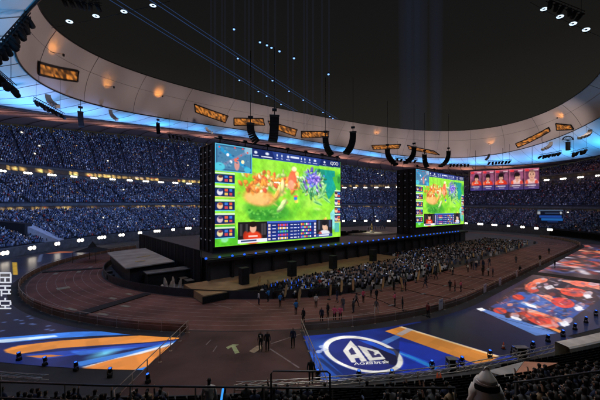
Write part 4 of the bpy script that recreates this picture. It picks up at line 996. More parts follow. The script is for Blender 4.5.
for k, (x, y) in enumerate(((441,309),(485,298),(500,290),(517,281),(540,268),(583,246))):
    # find the fence point in that direction
    best = min((W(*trk(L, 47.52)[0]) for L in np.linspace(rr(30), -30, 1500)), key=lambda p: abs(300+F*p.x/p.y-x) if p.y > 5 else 1e9)
    d = best.y; w, h = 1.0, (1.25,1.2,1.15,1.2,1.25,1.2)[k]
    m = MB(); m.box(Vector((best.x,best.y,.22+h/2)), (w,.05,h), ROT if x > 440 else ROT-.1)
    m.box(Vector((best.x,best.y,.22+h*.78))-Vector((.77*0-.638*.04,.77*.04,0)), (w*.6,.02,h*.12), ROT, 1)
    tag(m.build('fence_poster', [M_post, palette('poster_ink', (.30,.28,.34))]), 'plain white upright poster hung on the home straight fence', 'poster', 'white posters on the track fence')
# low dark hoarding round the infield
hd = empty('infield_hoarding', W(6.6,63), 'low dark wall curving round the infield beside the cabin', 'hoarding')
for side, nm in ((36.55,'panel'),):
    ps = cpts(15,165,36.4,70); m = MB()
    for a, b in zip(ps, ps[1:]):
        c = W(43,63)
        def ins(p, d): return p+(c-p).normalized()*d
        for q0, q1, z0, z1, z2, z3 in ((a,b,0,0,1.05,1.05),): m.flat([b, a, a+Vector((0,0,1.05)), b+Vector((0,0,1.05))][::-1])
        m.flat([a+Vector((0,0,1.05)), b+Vector((0,0,1.05)), ins(b,.18)+Vector((0,0,1.05)), ins(a,.18)+Vector((0,0,1.05))]); m.flat([ins(a,.18), ins(b,.18), ins(b,.18)+Vector((0,0,1.05)), ins(a,.18)+Vector((0,0,1.05))])
    m.build('panel', mat('hoarding_dark', (.040,.036,.036), .6, 0, .3, .6), hd)
m = MB(); m.tube([p+Vector((0,0,1.09)) for p in cpts(15,165,36.35,70)], .05, 5); m.build('cap_rail', M_dark, hd)
# ------------------------------------------------------------------ cabin, wing wall, tent and props inside the left bend
cab = empty('flat_roof_cabin', W(11.5,62), 'dark cabin with a long pale grey flat roof inside the left bend', 'cabin')
m = MB(); m.prism([(8.9,52.6),(14.9,52.6),(14.9,72.6),(8.9,72.6)], 0, 2.75); m.build('wall', mat('cabin_wall', (.022,.022,.024), .7), cab)
m = MB(); vs = [W(8.2,52,2.85),W(15.4,52,3.15),W(15.4,73.2,3.25),W(8.2,73.2,2.95)]; tp = [v+Vector((0,0,.18)) for v in vs]
m.add(vs+tp, [(3,2,1,0),(4,5,6,7),(0,1,5,4),(1,2,6,5),(2,3,7,6),(3,0,4,7)])
m.build('roof', mat('cabin_roof', (.34,.335,.31), .75, 0, .28, .35, .05), cab)
m = MB(); m.box(W(11,56,3.30), (1.6,.35,.03), ROT+.3); m.box(W(12.5,61,3.32), (2.4,.3,.03), ROT+.3); m.build('tape', mat('tape_yellow', (.55,.42,.12), .6), cab)
anx = empty('cabin_annex', W(14,50.6), 'lower dark lean-to in front of the pale roofed cabin', 'shed')
m = MB(); m.prism([(10.8,49.6),(17.2,49.6),(17.2,51.9),(10.8,51.9)], 0, 2.1); m.build('wall', M_black, anx)
m = MB(); m.prism([(10.6,49.3),(17.4,49.3),(17.4,51.95),(10.6,51.95)], 2.13, 2.28); m.build('roof', mat('annex_roof', (.13,.13,.13), .6, 0, .3, .8), anx)
pg = empty('peaked_tent', W(6.5,84), 'small black peaked tent behind the pale roofed cabin', 'tent')
m = MB(); c0 = W(6.5,84)
cs = [c0+Vector((dx,dy,2.4)) for dx, dy in ((-2.6,-2.6),(2.6,-2.6),(2.6,2.6),(-2.6,2.6))]; md = [c0+(p-c0-Vector((0,0,2.4)))*.25+Vector((0,0,3.3)) for p in cs]; ap = c0+Vector((0,0,4.7))
m.add(cs+md+[ap], [(0,1,5,4),(1,2,6,5),(2,3,7,6),(3,0,4,7),(4,5,8),(5,6,8),(6,7,8),(7,4,8)]); m.build('canopy', M_black, pg)
for p in cs: m = MB(); m.tube([Vector((p.x,p.y,0)), p], .06, 6); m.build('leg', M_dark, pg)
wg = empty('wing_curtain', W(17,60), 'tall black curtain wall closing the left end of the stage', 'curtain')
m = MB(); n = 110
for k in range(n):
    t0, t1 = 45+43*k/n, 45+43*(k+1)/n; s0, s1 = 17.2+.18*math.sin(k*1.7), 17.2+.18*math.sin((k+1)*1.7)
    m.flat([W(s0,t0,0), W(s1,t1,0), W(s1,t1,5.6), W(s0,t0,5.6)][::-1])
m.build('cloth', M_black, wg)
m = MB(); m.tube([W(17.2,44.8,5.65), W(17.2,88.2,5.65)], .08, 6)
for t in (45,52,60,68,76,88): m.tube([W(17.4,t,0), W(17.4,t,5.65)], .08, 6)
m.build('frame', M_dark, wg)
M_prop = mat('shroud_pale', (.42,.37,.32), .8, 0, .35, 2, .2)
for k, (x, y, h, r) in enumerate(((166.5,291,2.1,.36),(170.5,292.5,1.7,.34),(173.5,290,2.0,.30),(179.5,291,2.05,.34),(161.5,293,1.2,.4),(176,293.5,1.0,.34))):
    p = fl(x, y, .02); m = MB(); R = Matrix.Translation(p) @ Matrix.Rotation(random.uniform(-.18,.18),4,'X') @ Matrix.Rotation(random.uniform(-.18,.18),4,'Y')
    prof = [(r,0),(r*1.15,.1*h),(r*.85,.4*h),(r*.62,.65*h),(r*.5,.8*h),(r*.28,.93*h),(.03,h)]
    m.lathe(None, prof, 9, M=R)
    m.v = [(v[0]+random.uniform(-.05,.05), v[1]+random.uniform(-.05,.05), v[2]) for v in m.v]
    tag(m.build('wrapped_parasol', M_prop), 'pale wrapped parasol standing in the cluster before the lean-to', 'parasol', 'pale wrapped parasols by the lean-to')
m = MB(); base = W(7.6,60)
cj = empty('dolly_cart', W(7.2,61), 'low dark equipment cart left of the pale roofed cabin', 'cart')
m.box(W(7.2,61,.55), (1.2,2.4,.5), ROT, bev=.05); m.box(W(7.2,61.6,1.0), (.9,.9,.45), ROT, bev=.05); m.build('body', M_dark, cj)
for ds, dt in ((-.5,-1),(.5,-1),(-.5,1),(.5,1)): m = MB(); m.lathe(None, [(.22,-.06),(.24,0),(.22,.06)], 10, M=Matrix.Translation(W(7.2+ds,61+dt,.24)) @ Matrix.Rotation(ROT,4,'Z') @ Matrix.Rotation(PI/2,4,'Y')); m.build('wheel', M_black, cj)
# black loudspeaker stacks on the apron
for k, (x, y, n) in enumerate(((244,284,2),(292,276,2),(333,268.5,2),(373,261,2))):
    p = fl(x, y, 1.02); e = empty('speaker_stack', p, ['leftmost','second','third','rightmost'][k]+' of the black loudspeaker stacks standing on the brown apron', 'loudspeaker')
    for j in range(n):
        m = MB(); m.box(p+Vector((0,0,.62+1.22*j)), (1.25,1.1,1.2), ROT, bev=.05); b = m.build('cabinet', M_black, e)
        m = MB(); m.box(p+Vector((.638*.56,-.77*.56,.62+1.22*j)), (1.1,.04,1.05), ROT); m.build('grille', mat('speaker_grille', (.03,.03,.032), .6), b)
for k in range(5):
    p = W(64+6.5*k,43.0,.02); e = empty('road_case', p, 'black road case at the foot of the stage beyond the brown apron', 'case', 'black road cases below the stage')
    m = MB(); m.box(p+Vector((0,0,.55)), (3.2,1.0,1.0), ROT, bev=.05); m.build('box', M_black, e); m = MB(); m.box(p+Vector((0,0,1.12)), (3.1,.9,.10), ROT, bev=.03); m.build('lid', M_dark, e)
# trophy on the dais in a spotlight
tr = empty('trophy', W(78,58,4.75), 'pale gold trophy in the spotlit circle on the stage', 'trophy')
m = MB(); m.lathe(W(78,58,4.75), [(.7,0),(.7,.5),(.5,.6)], 12); m.build('plinth', M_white, tr)
m = MB(); m.lathe(W(78,58,5.35), [(.25,0),(.12,.3),(.16,.7),(.42,1.2),(.38,1.6),(.2,2.0),(.08,2.3)], 12); m.build('cup', mat('trophy_gold', (.80,.62,.25), .25, .9), tr)
lamp('spotlight', 'SPOT', W(83,72,36), 60000, (1,.95,.72), .4, W(78,58,4.7), 11, .3)
# ------------------------------------------------------------------ moving lights, racks and cones along the LED floors
E_bl2 = emat('moving_light_lens', (.035,.16,1.0), 1.6, False); mproto = None
pos = [(19,360.5),(45,365.5),(76,370.5),(110,377),(148,383),(432,369),(462,365),(490,358),(513,354),(533,349),(548,342),(563,337),(575,330),(586,323),(596,316),(318,379),(359,379.5),(392,379)]
pos = [p for p in pos]
def moving_light():
    root = empty('moving_light', (0,0,0), 'black moving light with a blue lens at the edge of the LED floor', 'stage light', 'blue moving lights along the LED floors')
    m = MB(); m.box((0,0,.14), (.46,.40,.26), bev=.05); m.box((0,0,.02), (.36,.30,.04)); m.build('base', M_black, root, False)
    for sx in (-1,1): m = MB(); m.tube([(.10*sx,0,.27),(.22*sx,0,.32),(.24*sx,0,.62),(.22*sx,0,.68)], [.05,.05,.04,.04], 6); m.build('yoke_arm', M_dark, root, False)
    R = Matrix.Translation((0,0,.66)) @ Matrix.Rotation(.25,4,'X')
    m = MB(); m.lathe(None, [(.10,-.24),(.17,-.20),(.19,.0),(.17,.16),(.19,.26)], 12, M=R); hdm = m.build('head', M_black, root, False)
    m = MB(); m.lathe(None, [(.02,.262),(.14,.262),(.10,.29),(.02,.30)], 12, M=R); m.build('lens', E_bl2, hdm, False)
    return root
for i, (x, y) in enumerate(pos):
    o = moving_light() if mproto is None else copy_tree(mproto)
    mproto = mproto or o; o.location = fl(x, y, .04); o.rotation_euler = (0,0,random.uniform(-.5,.5)+(0 if x < 300 else -.3)); o.scale = (.72,.72,.72)
M_rack = mat('rack_grey', (.22,.22,.23), .5, .4)
for k, (x, y, lab) in enumerate(((452,372,'open grey equipment rack beside the lower end of the orange road'),(521,357.5,'open grey equipment rack farther right before the navy LED strip'))):
    p = fl(x, y, .03); e = empty('equipment_rack', p, lab, 'equipment rack'); wd, hh = (.65,1.0) if k == 0 else (.95,.85)
    m = MB()
    for dx in (-1,1):
        for dy in (-1,1): m.box(p+Vector((dx*wd/2,dy*.25,hh/2)), (.05,.05,hh))
    for z in (.04,hh*.36,hh*.68,hh): m.box(p+Vector((0,0,z)), (wd+.07,.55,.04))
    m.build('frame', M_rack, e)
    for j in range(3):
        m = MB(); m.box(p+Vector((random.uniform(-.1,.1),0,hh*(.32*j)+hh*.17+.02)), (wd*.75,.42,hh*.22), bev=.02); m.build('amplifier', M_black, e)
    m = MB(); m.tube([p+Vector((wd/2+.06,-.3,hh*.9)), p+Vector((wd/2+.4,-.35,hh*.5)), p+Vector((wd/2+.7,-.5,.03))], .025, 5); m.build('cable', M_black, e)
def cone(loc, lab, sc=1.0):
    e = empty('traffic_cone', loc, lab, 'traffic cone'); m = MB(); m.box((0,0,.02), (.42,.42,.04), bev=.04); m.build('base', M_black, e, False)
    m = MB(); m.lathe((0,0,.04), [(.15,0),(.12,.2),(.09,.35),(.03,.7)], 12); b = m.build('body', mat('cone_orange', (.62,.10,.03), .6, 0, .1), e, False)
    m = MB(); m.lathe((0,0,.04), [(.125,.22),(.098,.36)], 12); m.build('band', M_white, b, False); e.scale = (sc,sc,sc)
cone(fl(437.5,385,.3), 'orange traffic cone, left one of the pair below the grey rack', 1.1); cone(fl(440.5,385.5,.3), 'orange traffic cone, right one of the pair below the grey rack', 1.1)
cone(fl(503.5,349,.05), 'single orange cone by the orange road end near the hooded figure', .8); cone(fl(567,347,1.2), 'orange traffic cone standing by the white parapet on the right', .9)
# truss barrier between the LED floor and the parapet
M_tr = mat('truss_silver', (.48,.46,.43), .35, .8)
def truss(a0, a1, label, n=90):
    P = ring(off(FR,-1.25,0), rad(a0,a1,n)); Q = ring(off(FR,-1.63,0), rad(a0,a1,n)); zz = np.where(np.linspace(a0,a1,n) < 220, .85, .42+.5*np.clip((np.linspace(a0,a1,n)-234)/8,0,1)); P[:,2] = zz; Q[:,2] = zz
    root = empty('truss_barrier', P[n//2], label, 'truss'); root.location.z = 0
    for i in range(0, n, 6):
        m = MB(); m.tube([(P[i,0],P[i,1],0),(P[i,0],P[i,1],zz[i]+.36)], .05, 6); m.build('post', M_tr, root)
    m = MB(); A = [Vector(p) for p in P]; B = [Vector(p) for p in Q]
    for T in (A, B):
        m.tube(T, .035, 5); m.tube([p+Vector((0,0,.32)) for p in T], .035, 5)
    for i in range(n-1):
        m.tube([A[i], A[i+1]+Vector((0,0,.32))], .018, 4, caps=False); m.tube([A[i]+Vector((0,0,.32)), B[i+1]+Vector((0,0,.32))], .018, 4, caps=False)
    m.build('lattice', M_tr, root)
truss(181, 216, 'silver truss line between the orange LED floor and the left parapet')
truss(224, 262, 'silver truss line curving below the AG floor towards the right parapet')
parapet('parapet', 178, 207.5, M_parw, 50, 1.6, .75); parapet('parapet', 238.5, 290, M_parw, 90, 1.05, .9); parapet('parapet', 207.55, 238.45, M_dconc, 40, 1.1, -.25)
# ------------------------------------------------------------------ rigging in the air
M_cable = mat('cable_dark', (.035,.035,.038), .6)
def line_array(p0, p1, label, mt, n=8, w=1.25, rig=True, bow=.22, up=14):
    root = empty('line_array', p0, label, 'line array'); p0, p1 = Vector(p0), Vector(p1); d = p1-p0; L = d.length
    hor = Vector((-p0.x, 6-p0.y*.15, 0)).normalized(); side = Vector((p0.x, p0.y, 0)).normalized(); tang = Vector((-side.y, side.x, 0)); lat = d-Vector((0,0,d.z))
    def curl(f): return p0+Vector((0,0,d.z*f))+lat*(f**2.6)*1.25
    for i in range(n):
        f = (i+.5)/n; c = curl(f)
        f2 = min(1, f+.06); c2 = curl(f2); z = (c-c2).normalized(); x = tang; y = z.cross(x).normalized(); x = y.cross(z)
        M = Matrix(((x.x,y.x,z.x,c.x),(x.y,y.y,z.y,c.y),(x.z,y.z,z.z,c.z),(0,0,0,1)))
        m = MB(); h = L/n*.90; m.box(None, (w,.62,h), M=M); m.box(None, (w*.9,.06,h*.8), M=M@Matrix.Translation((0,-.33,0)), m=1); m.build('cabinet', [mt, M_dark], root)
    if rig:
        m = MB(); t = p0+Vector((0,0,.25)); m.box(t, (w*1.1,.8,.18), math.atan2(tang.y, tang.x)); m.tube([t, t+Vector((0,0,.9))], .09, 5)
        m.box(t+Vector((0,0,1.1)), (.9,.6,.4), math.atan2(tang.y, tang.x)); m.build('rigging_frame', M_dark, root)
        m = MB(); m.tube([t+Vector((0,0,1.2)), t+Vector((0,0,up))], .05, 4); m.build('hoist_cable', M_cable, root)
    return root
for k, (x0,y0,x1,y1,w,lab) in enumerate(((250.5,125,256,142.5,1.3,'dark curved line array hanging above the minimap corner of the near screen'),(274.5,117,273,142,1.7,'longest dark line array hanging straight above the near screen'),
    (325.5,138,330.5,155,1.3,'dark curved line array hanging over the right end of the near screen'),(353,133,347,154,1.5,'dark line array hanging just right of the near screen'),
    (387.5,150,395,165,1.35,'dark line array in the gap, leftmost of the four by the far screen'),(414,148,406.5,163.5,1.35,'dark line array second of the four, above the left edge of the far screen'),
    (424.5,155,426.5,167,1.4,'dark line array third of the four, above the minimap of the far screen'),(448.5,152,441.5,167,1.35,'dark line array rightmost of the four, above the far screen middle'))):
    line_array(at_t(x0,y0,46), at_t(x1,y1,46), lab, M_black, 9, w, True, .16 if k not in (1,6) else .03, 13)
line_array(at_d(80.5,113,70), at_d(81.5,127,70), 'small dark line array under the blue soffit near the left brown ceiling', M_black, 6, 1.1, True, .1, 3)
line_array(at_d(158,124,95), at_d(158.5,134,95), 'small dark line array under the soffit left of the near screen', M_black, 6, 1.1, True, .1, 3)
M_pale = mat('speaker_pale', (.50,.49,.47), .6, 0, .1)
for x0,y0,x1,y1,d,lab in ((48,95,57,107,58,'pale curved line array tucked under the left soffit above the truss'),(110.5,110,116.5,120,84,'pale curved line array under the soffit right of the left truss'),(206.5,127.5,212,133,120,'small pale line array under the soffit left of the near screen'),
    (551,142,543,150,92,'pale curved line array under the right soffit'),(590,130,580,138.5,78,'pale curved line array at the right edge of the view'),(489,154,486,160,135,'tiny pale line array under the soffit above the portrait screen')):
    line_array(at_d(x0,y0,d), at_d(x1,y1,d), lab, M_pale, 7, .9, False, .35)
def fixture_truss(p0, p1, n, label, head=.55, lens=None):
    p0, p1 = Vector(p0), Vector(p1); root = empty('lighting_truss', p0.lerp(p1,.5), label, 'lighting truss'); d = (p1-p0)
    m = MB()
    for dz in (0,.5):
        for dy in (0,.5): m.tube([p0+Vector((0,dy,dz)), p1+Vector((0,dy,dz))], .06, 5)
    for k in range(n*2): a = p0.lerp(p1, k/(n*2)); b = p0.lerp(p1, (k+1)/(n*2)); m.tube([a, b+Vector((0,0,.5))], .035, 4, caps=False)
    m.build('lattice', M_dark, root)
    m = MB()
    for f in (.1,.9): q = p0.lerp(p1,f); m.tube([q, q+Vector((0,0,7))], .04, 4)
    m.build('hanger', M_cable, root)
    for k in range(n):
        q = p0.lerp(p1, (k+.5)/n); R = Matrix.Translation(q+Vector((0,0,-.15))) @ Matrix.Rotation(random.uniform(.4,1.0),4,'X') @ Matrix.Rotation(random.uniform(-.4,.4),4,'Y')
        m = MB(); m.box(None, (head*.9,head*.5,.25), M=Matrix.Translation(q+Vector((0,.1,-.2)))); m.lathe(None, [(head*.25,-head*1.5),(head*.42,-head*1.3),(head*.45,-head*.5),(head*.3,-.1)], 8, M=R); h_ = m.build('lamp_head', M_black, root)
    return root
fixture_truss(at_d(33,99,58), at_d(63,115,62), 8, 'dark truss of lamp heads under the left soffit', .75)
fixture_truss(at_d(27,14,36), at_d(-6,52,30), 11, 'dark truss crowded with lamp heads in the top left corner', .85)
fixture_truss(at_d(-8,70,34), at_d(13,88,36), 6, 'short dark truss of lamp heads at the left edge', .8)
fixture_truss(at_d(167,134,100), at_d(190,138,104), 6, 'thin dark truss of lamps against the brown ceiling left of the near screen', .8)
fixture_truss(at_d(540,156,100), at_d(562,152,96), 7, 'dark truss of lamp heads under the right soffit', .8)
fixture_truss(at_d(488,162,128), at_d(512,160.5,124), 7, 'dark truss of lamp heads under the soffit above the portraits', .9)
fixture_truss(at_d(449,164,135), at_d(470,164,135), 6, 'dark truss of lamp heads behind the far screen top', .9)
fixture_truss(at_d(395,158,120), at_d(418,160,120), 5, 'dark truss of lamp heads in the gap between the screens', .9)
fixture_truss(at_d(60,-2,50), at_d(100,4,52), 6, 'dark truss of lamp heads against the sky at the top left', .8)
fixture_truss(at_d(548,-1,50), at_d(585,14,50), 6, 'dark truss of lamp heads against the sky at the top right', .8)
fixture_truss(at_d(572,153,88), at_d(588,149,86), 4, 'short dark truss of lamps near the right edge under the soffit', .9)
sp = empty('lamp_cluster', at_d(568,142,88), 'small dark star shaped lamp cluster above a stubby array at the right', 'lamp')
c = at_d(568,141,88); m = MB()
for k in range(9): a = PI*k/8; m.tube([c, c+Vector((1.5*math.cos(a),0,.5+.9*math.sin(a)))], .06, 4); m.box(c+Vector((1.5*math.cos(a),0,.5+.9*math.sin(a))), (.3,.3,.3))
m.build('arm', M_dark, sp); m = MB(); m.box(c+Vector((0,0,-1.5)), (.9,.7,2.6)); m.build('speaker', M_black, sp)
# round floodlights in two rows against the sky
E_fl = emat('flood_lens', (.62,.80,1.0), 1.6); fproto = None
for side, pts in (('left',((69.5,22),(96,16.5),(124,12),(153,6),(18,38))),('right',((544,9.5),(560,17),(573,24),(586,30)))):
    prev = None
    for (x, y) in pts:
        loc = at_d(x, y, 58)
        if fproto is None:
            fproto = empty('round_floodlight', loc, 'round bluish floodlight in the row against the night sky', 'floodlight', 'round floodlights against the sky')
            R = Matrix.Rotation(-.55,4,'X') @ Matrix.Rotation(PI/2,4,'X')
            m = MB(); m.lathe(None, [(.25,-.5),(.55,-.3),(.66,0),(.64,.08),(.50,.08)], 14, M=R); m.build('housing', M_dark, fproto, False)
            m = MB()
            for k in range(16):
                a0_, a1_ = 2*PI*k/16, 2*PI*(k+1)/16; m.flat([R@Vector((r*math.cos(a), r*math.sin(a), .10)) for r, a in ((.60,a0_),(.60,a1_),(.22,a1_),(.22,a0_))][::-1])
            m.build('lens_ring', E_fl, fproto, False)
            m = MB(); m.lathe(None, [(.20,.06),(.18,.12),(.05,.13)], 10, M=R); m.build('centre_cap', M_dark, fproto, False); o = fproto
        else: o = copy_tree(fproto, None, None); o.location = loc; o['label'] = 'round bluish floodlight in the row against the night sky'
        if (x, y) == (18,38): o['label'] = 'lone round floodlight before the pale membrane at the left'; del o['group']
        o.rotation_euler = (0,0,math.atan2(-loc.x, loc.y)*.8)
        if (x, y) != (18,38):
            if prev is not None: pass
            prev = loc
def wire(pts, label, r=.05):
    m = MB(); m.tube(pts, r, 4); return tag(m.build('cable', M_cable), label, 'cable')
def sag(a, b, s=2.0, n=14): return [Vector(a).lerp(Vector(b), i/n)-Vector((0,0,s*4*(i/n)*(1-i/n))) for i in range(n+1)]
wire(sag(at_d(40,30,58)+Vector((0,0,0)), at_d(170,1,58), .3), 'thin cable carrying the left row of floodlights'); wire(sag(at_d(530,2,58), at_d(604,38,58), .3), 'thin cable carrying the right row of floodlights')
E_spk = emat('sky_blue_lamp', (.20,.42,1.0), 2.2, False); M_bc = mat('cable_blue_sheen', (.06,.10,.20), .4)
def hung_lamp(loc, label, r=.30, group=None):
    root = empty('hanging_lamp', loc, label, 'lamp', group); loc = Vector(loc)
    m = MB(); m.lathe(loc, [(r*.5,r*1.2),(r*.9,r*.9),(r*.95,0)], 8); m.build('housing', M_dark, root)
    m = MB(); m.lathe(loc, [(r*.9,-.02),(r*.7,-r*.6),(r*.2,-r*.8)], 8); m.build('bulb', E_spk, root)
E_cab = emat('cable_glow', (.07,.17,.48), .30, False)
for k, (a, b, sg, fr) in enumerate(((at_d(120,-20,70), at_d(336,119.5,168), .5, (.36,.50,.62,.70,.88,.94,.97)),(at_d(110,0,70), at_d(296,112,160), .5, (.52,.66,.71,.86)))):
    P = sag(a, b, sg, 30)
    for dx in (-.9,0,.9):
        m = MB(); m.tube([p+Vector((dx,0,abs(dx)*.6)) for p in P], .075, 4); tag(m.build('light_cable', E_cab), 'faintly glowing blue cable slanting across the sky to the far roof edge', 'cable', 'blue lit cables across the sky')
    for f in fr: hung_lamp(P[int(f*30)]+Vector((0,0,-.3)), 'tiny blue lamp on a slanting blue lit cable in the sky', .38, 'tiny lamps along the blue lit cables')
for x, y in ((234,29),(260,42),(267,45),(271.5,47.5),(279.5,51),(294,58),(328.5,74)): hung_lamp(at_d(x,y,100), 'tiny blue lamp hanging free in the sky above the slanting cables', .42, 'tiny free hanging lamps in the sky')
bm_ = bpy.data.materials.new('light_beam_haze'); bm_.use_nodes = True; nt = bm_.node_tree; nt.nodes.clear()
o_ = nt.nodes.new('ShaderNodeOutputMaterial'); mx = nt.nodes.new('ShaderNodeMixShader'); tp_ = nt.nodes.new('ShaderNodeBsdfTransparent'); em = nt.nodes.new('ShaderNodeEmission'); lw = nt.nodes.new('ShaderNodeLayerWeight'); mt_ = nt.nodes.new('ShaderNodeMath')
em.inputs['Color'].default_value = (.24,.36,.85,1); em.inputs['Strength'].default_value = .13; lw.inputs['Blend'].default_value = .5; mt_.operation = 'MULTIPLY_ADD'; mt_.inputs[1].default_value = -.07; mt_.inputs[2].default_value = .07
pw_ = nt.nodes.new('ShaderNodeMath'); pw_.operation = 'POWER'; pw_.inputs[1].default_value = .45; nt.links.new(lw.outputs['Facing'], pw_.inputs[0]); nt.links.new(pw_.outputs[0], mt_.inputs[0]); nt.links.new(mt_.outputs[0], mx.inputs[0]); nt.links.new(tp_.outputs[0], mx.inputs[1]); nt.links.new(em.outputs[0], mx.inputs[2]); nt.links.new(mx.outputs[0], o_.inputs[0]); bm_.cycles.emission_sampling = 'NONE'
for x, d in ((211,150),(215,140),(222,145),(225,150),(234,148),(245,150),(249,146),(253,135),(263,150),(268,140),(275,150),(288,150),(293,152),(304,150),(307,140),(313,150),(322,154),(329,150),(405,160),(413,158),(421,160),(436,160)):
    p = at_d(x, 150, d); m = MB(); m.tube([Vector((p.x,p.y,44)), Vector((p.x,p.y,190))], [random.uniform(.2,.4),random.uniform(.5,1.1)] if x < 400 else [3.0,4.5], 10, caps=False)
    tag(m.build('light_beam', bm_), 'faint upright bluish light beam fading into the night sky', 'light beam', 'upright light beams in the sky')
b0 = at_d(402,186,104); b1 = W(78,58,4.9)
sl = empty('follow_spot', b0, 'follow spot fixture at the left edge of the far screen tower', 'spotlight'); m = MB(); m.box(b0, (.8,1.0,.8), .4, bev=.1); m.build('housing', M_black, sl)
m = MB(); m.lathe(None, [(.3,0),(.34,.2)], 10, M=Matrix.Translation(b0) @ (b1-b0).to_track_quat('Z','Y').to_matrix().to_4x4() @ Matrix.Translation((0,0,.5))); m.build('lens', E_fl, sl)
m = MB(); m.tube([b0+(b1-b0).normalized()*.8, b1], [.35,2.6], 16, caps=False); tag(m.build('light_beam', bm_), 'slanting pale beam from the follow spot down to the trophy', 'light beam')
# ------------------------------------------------------------------ hanging portrait screen and small scoreboard
def hung_quad(x0, x1, d0, d1, zt, zb, n, k):
    a = Vector(((x0-300)/F*d0, d0, 0)); b = Vector(((x1-300)/F*d1, d1, 0)); P = np.zeros((k, n, 3))
    for j in range(k):
        for i in range(n): q = a.lerp(b, i/(n-1)); P[j,i] = (q.x, q.y, zt+(zb-zt)*j/(k-1))
    return P, a, b
ps = empty('portrait_screen', at_d(505,180,126), 'hanging LED screen of five red shirted player portraits above the far stand', 'led screen')
edges = (470,482.2,494.5,508.8,523.8,539.5); zt, zb = 29.3, 20.6
LEDP = led_mat('portrait_light', .95, .4, .01)
for k in range(5):
    f0 = (edges[k]-470)/69.5; f1 = (edges[k+1]-470)/69.5
    P, a, b = hung_quad(edges[k]+.3, edges[k+1]-.3, 132-12*f0, 132-12*f1, zt, zb, 60, 70)
    X, Y = np.meshgrid(np.linspace(0,10,60), np.linspace(0,14,70)); p = Paint(X, Y, (122,62,92)); r = np.random.default_rng(60+k)
    p.noise(3,.4,k); p.rect(0,0,10,1.2,(226,120,140),.7); p.rect(.6,.6,3.4,2.0,(240,60,70)); p.rect(6.2,.9,9.4,1.7,(250,220,230),.8); p.rect(0,1.4,1,9,(226,130,150),.4); p.ell(8,5,1.6,3,(170,110,140),.5)
    sc = 1.0 if k < 4 else 1.45; cy = 5.2 if k < 4 else 4.4; cx = (5.4,4.6,4.6,5.6,5.2)[k]
    jersey = (232,66,36) if k < 3 else (236,190,186)
    p.ell(cx,10.6,4.6*min(sc,1.1),4.2,jersey,1,0,.12); p.ell(cx-3.4,9.6,1.0,2.2,(236,80,50) if k > 2 else (250,120,80),.9); p.ell(cx+3,9.4,1.2,1.8,(226,50,40),.8)
    p.rect(cx-1.7,8.3,cx+1.7,9.0,(250,220,214),.9); p.ell(cx,7.9,1.2*sc,1.3,(224,166,140)); p.ell(cx,cy,1.65*sc,2.25*sc,(228,172,146),1,0,.15)
    if k < 4: p.ell(cx,cy-1.6,2.0,1.5,(32,20,24),1,0,.2); p.ell(cx-1.6,cy-.5,.5,1.2,(36,22,26)); p.ell(cx+1.6,cy-.5,.5,1.2,(36,22,26))
    else: p.ell(cx,cy-2.4,2.2,1.2,(120,84,74),.7,0,.5)
    for sx in (-1,1): p.ell(cx+sx*.62*sc,cy-.15,.32*sc,.18*sc,(40,26,26),.9); p.ell(cx+sx*.62*sc,cy-.6*sc,.42*sc,.10*sc,(50,30,28),.8)
    p.ell(cx,cy+.5*sc,.28*sc,.35*sc,(206,140,118),.8); p.ell(cx,cy+1.2*sc,.6*sc,.16*sc,(170,80,76),.9)
    if k == 3: p.ell(cx+1.8,cy+.6,.5,1.6,(222,166,142))
    p.rect(0,10.3,10,14,(74,60,116) if k in (0,1,2) else (96,66,104)); p.rect(0,12.2,10,14,(60,56,130),.5); p.rect(2.2,11.0,7.8,11.7,(244,236,246),.9); p.rect(3.0,12.4,7.0,12.9,(236,228,244),.8); p.rect(1,11.1,2,11.7,(240,190,90),.8)
    p.noise(.9,.10,k+9); p.blur(2)
    grid_mesh('portrait', P, p.linear(), LEDP, ps)
P, a, b = hung_quad(469.3, 540.2, 132.2, 119.9, 29.6, 20.3, 2, 2)
bk = Vector((.35,.9,0))*.4; m = MB(); q = [Vector(P[0,0])+bk, Vector(P[0,1])+bk, Vector(P[1,1])+bk, Vector(P[1,0])+bk]; m.add(q+[v+bk*2 for v in q], [(3,2,1,0),(4,5,6,7),(0,1,5,4),(1,2,6,5),(2,3,7,6),(3,0,4,7)]); m.build('backing_frame', M_dark, ps)
m = MB()
for f in (.1,.5,.9): v = q[0].lerp(q[1],f); m.tube([v, v+Vector((0,0,9))], .07, 5)
m.build('hanger', M_cable, ps)
sb = empty('scoreboard', at_d(550,217,112), 'small dark scoreboard with blue bars on the right lower stand', 'scoreboard')
P, a, b = hung_quad(537.5, 563, 114, 110, 12.2, 6.8, 50, 26); X, Y = np.meshgrid(np.linspace(0,10,50), np.linspace(0,5,26)); p = Paint(X, Y, (16,22,44))
p.rect(0,.1,10,.5,(150,180,220),.6); p.rect(.8,2.2,9.4,2.9,(40,90,190)); p.rect(1.6,3.2,9.8,3.9,(40,120,210)); p.rect(0,.8,1.2,1.6,(220,226,236),.9); p.rect(3,1.1,8.5,1.5,(60,80,120)); p.rect(4,4.2,8,4.5,(36,60,120)); p.ell(9.2,1.2,.5,.5,(220,230,240))
grid_mesh('display', P, p.linear(), led_mat('scoreboard_light', .55, .4, .01), sb)
q = [Vector(P[0,0]), Vector(P[0,-1]), Vector(P[-1,-1]), Vector(P[-1,0])]; q = [v+bk*.5 for v in q]; m = MB(); m.add(q+[v+bk*2 for v in q], [(3,2,1,0),(4,5,6,7),(0,1,5,4),(1,2,6,5),(2,3,7,6),(3,0,4,7)]); m.build('casing', M_dark, sb)
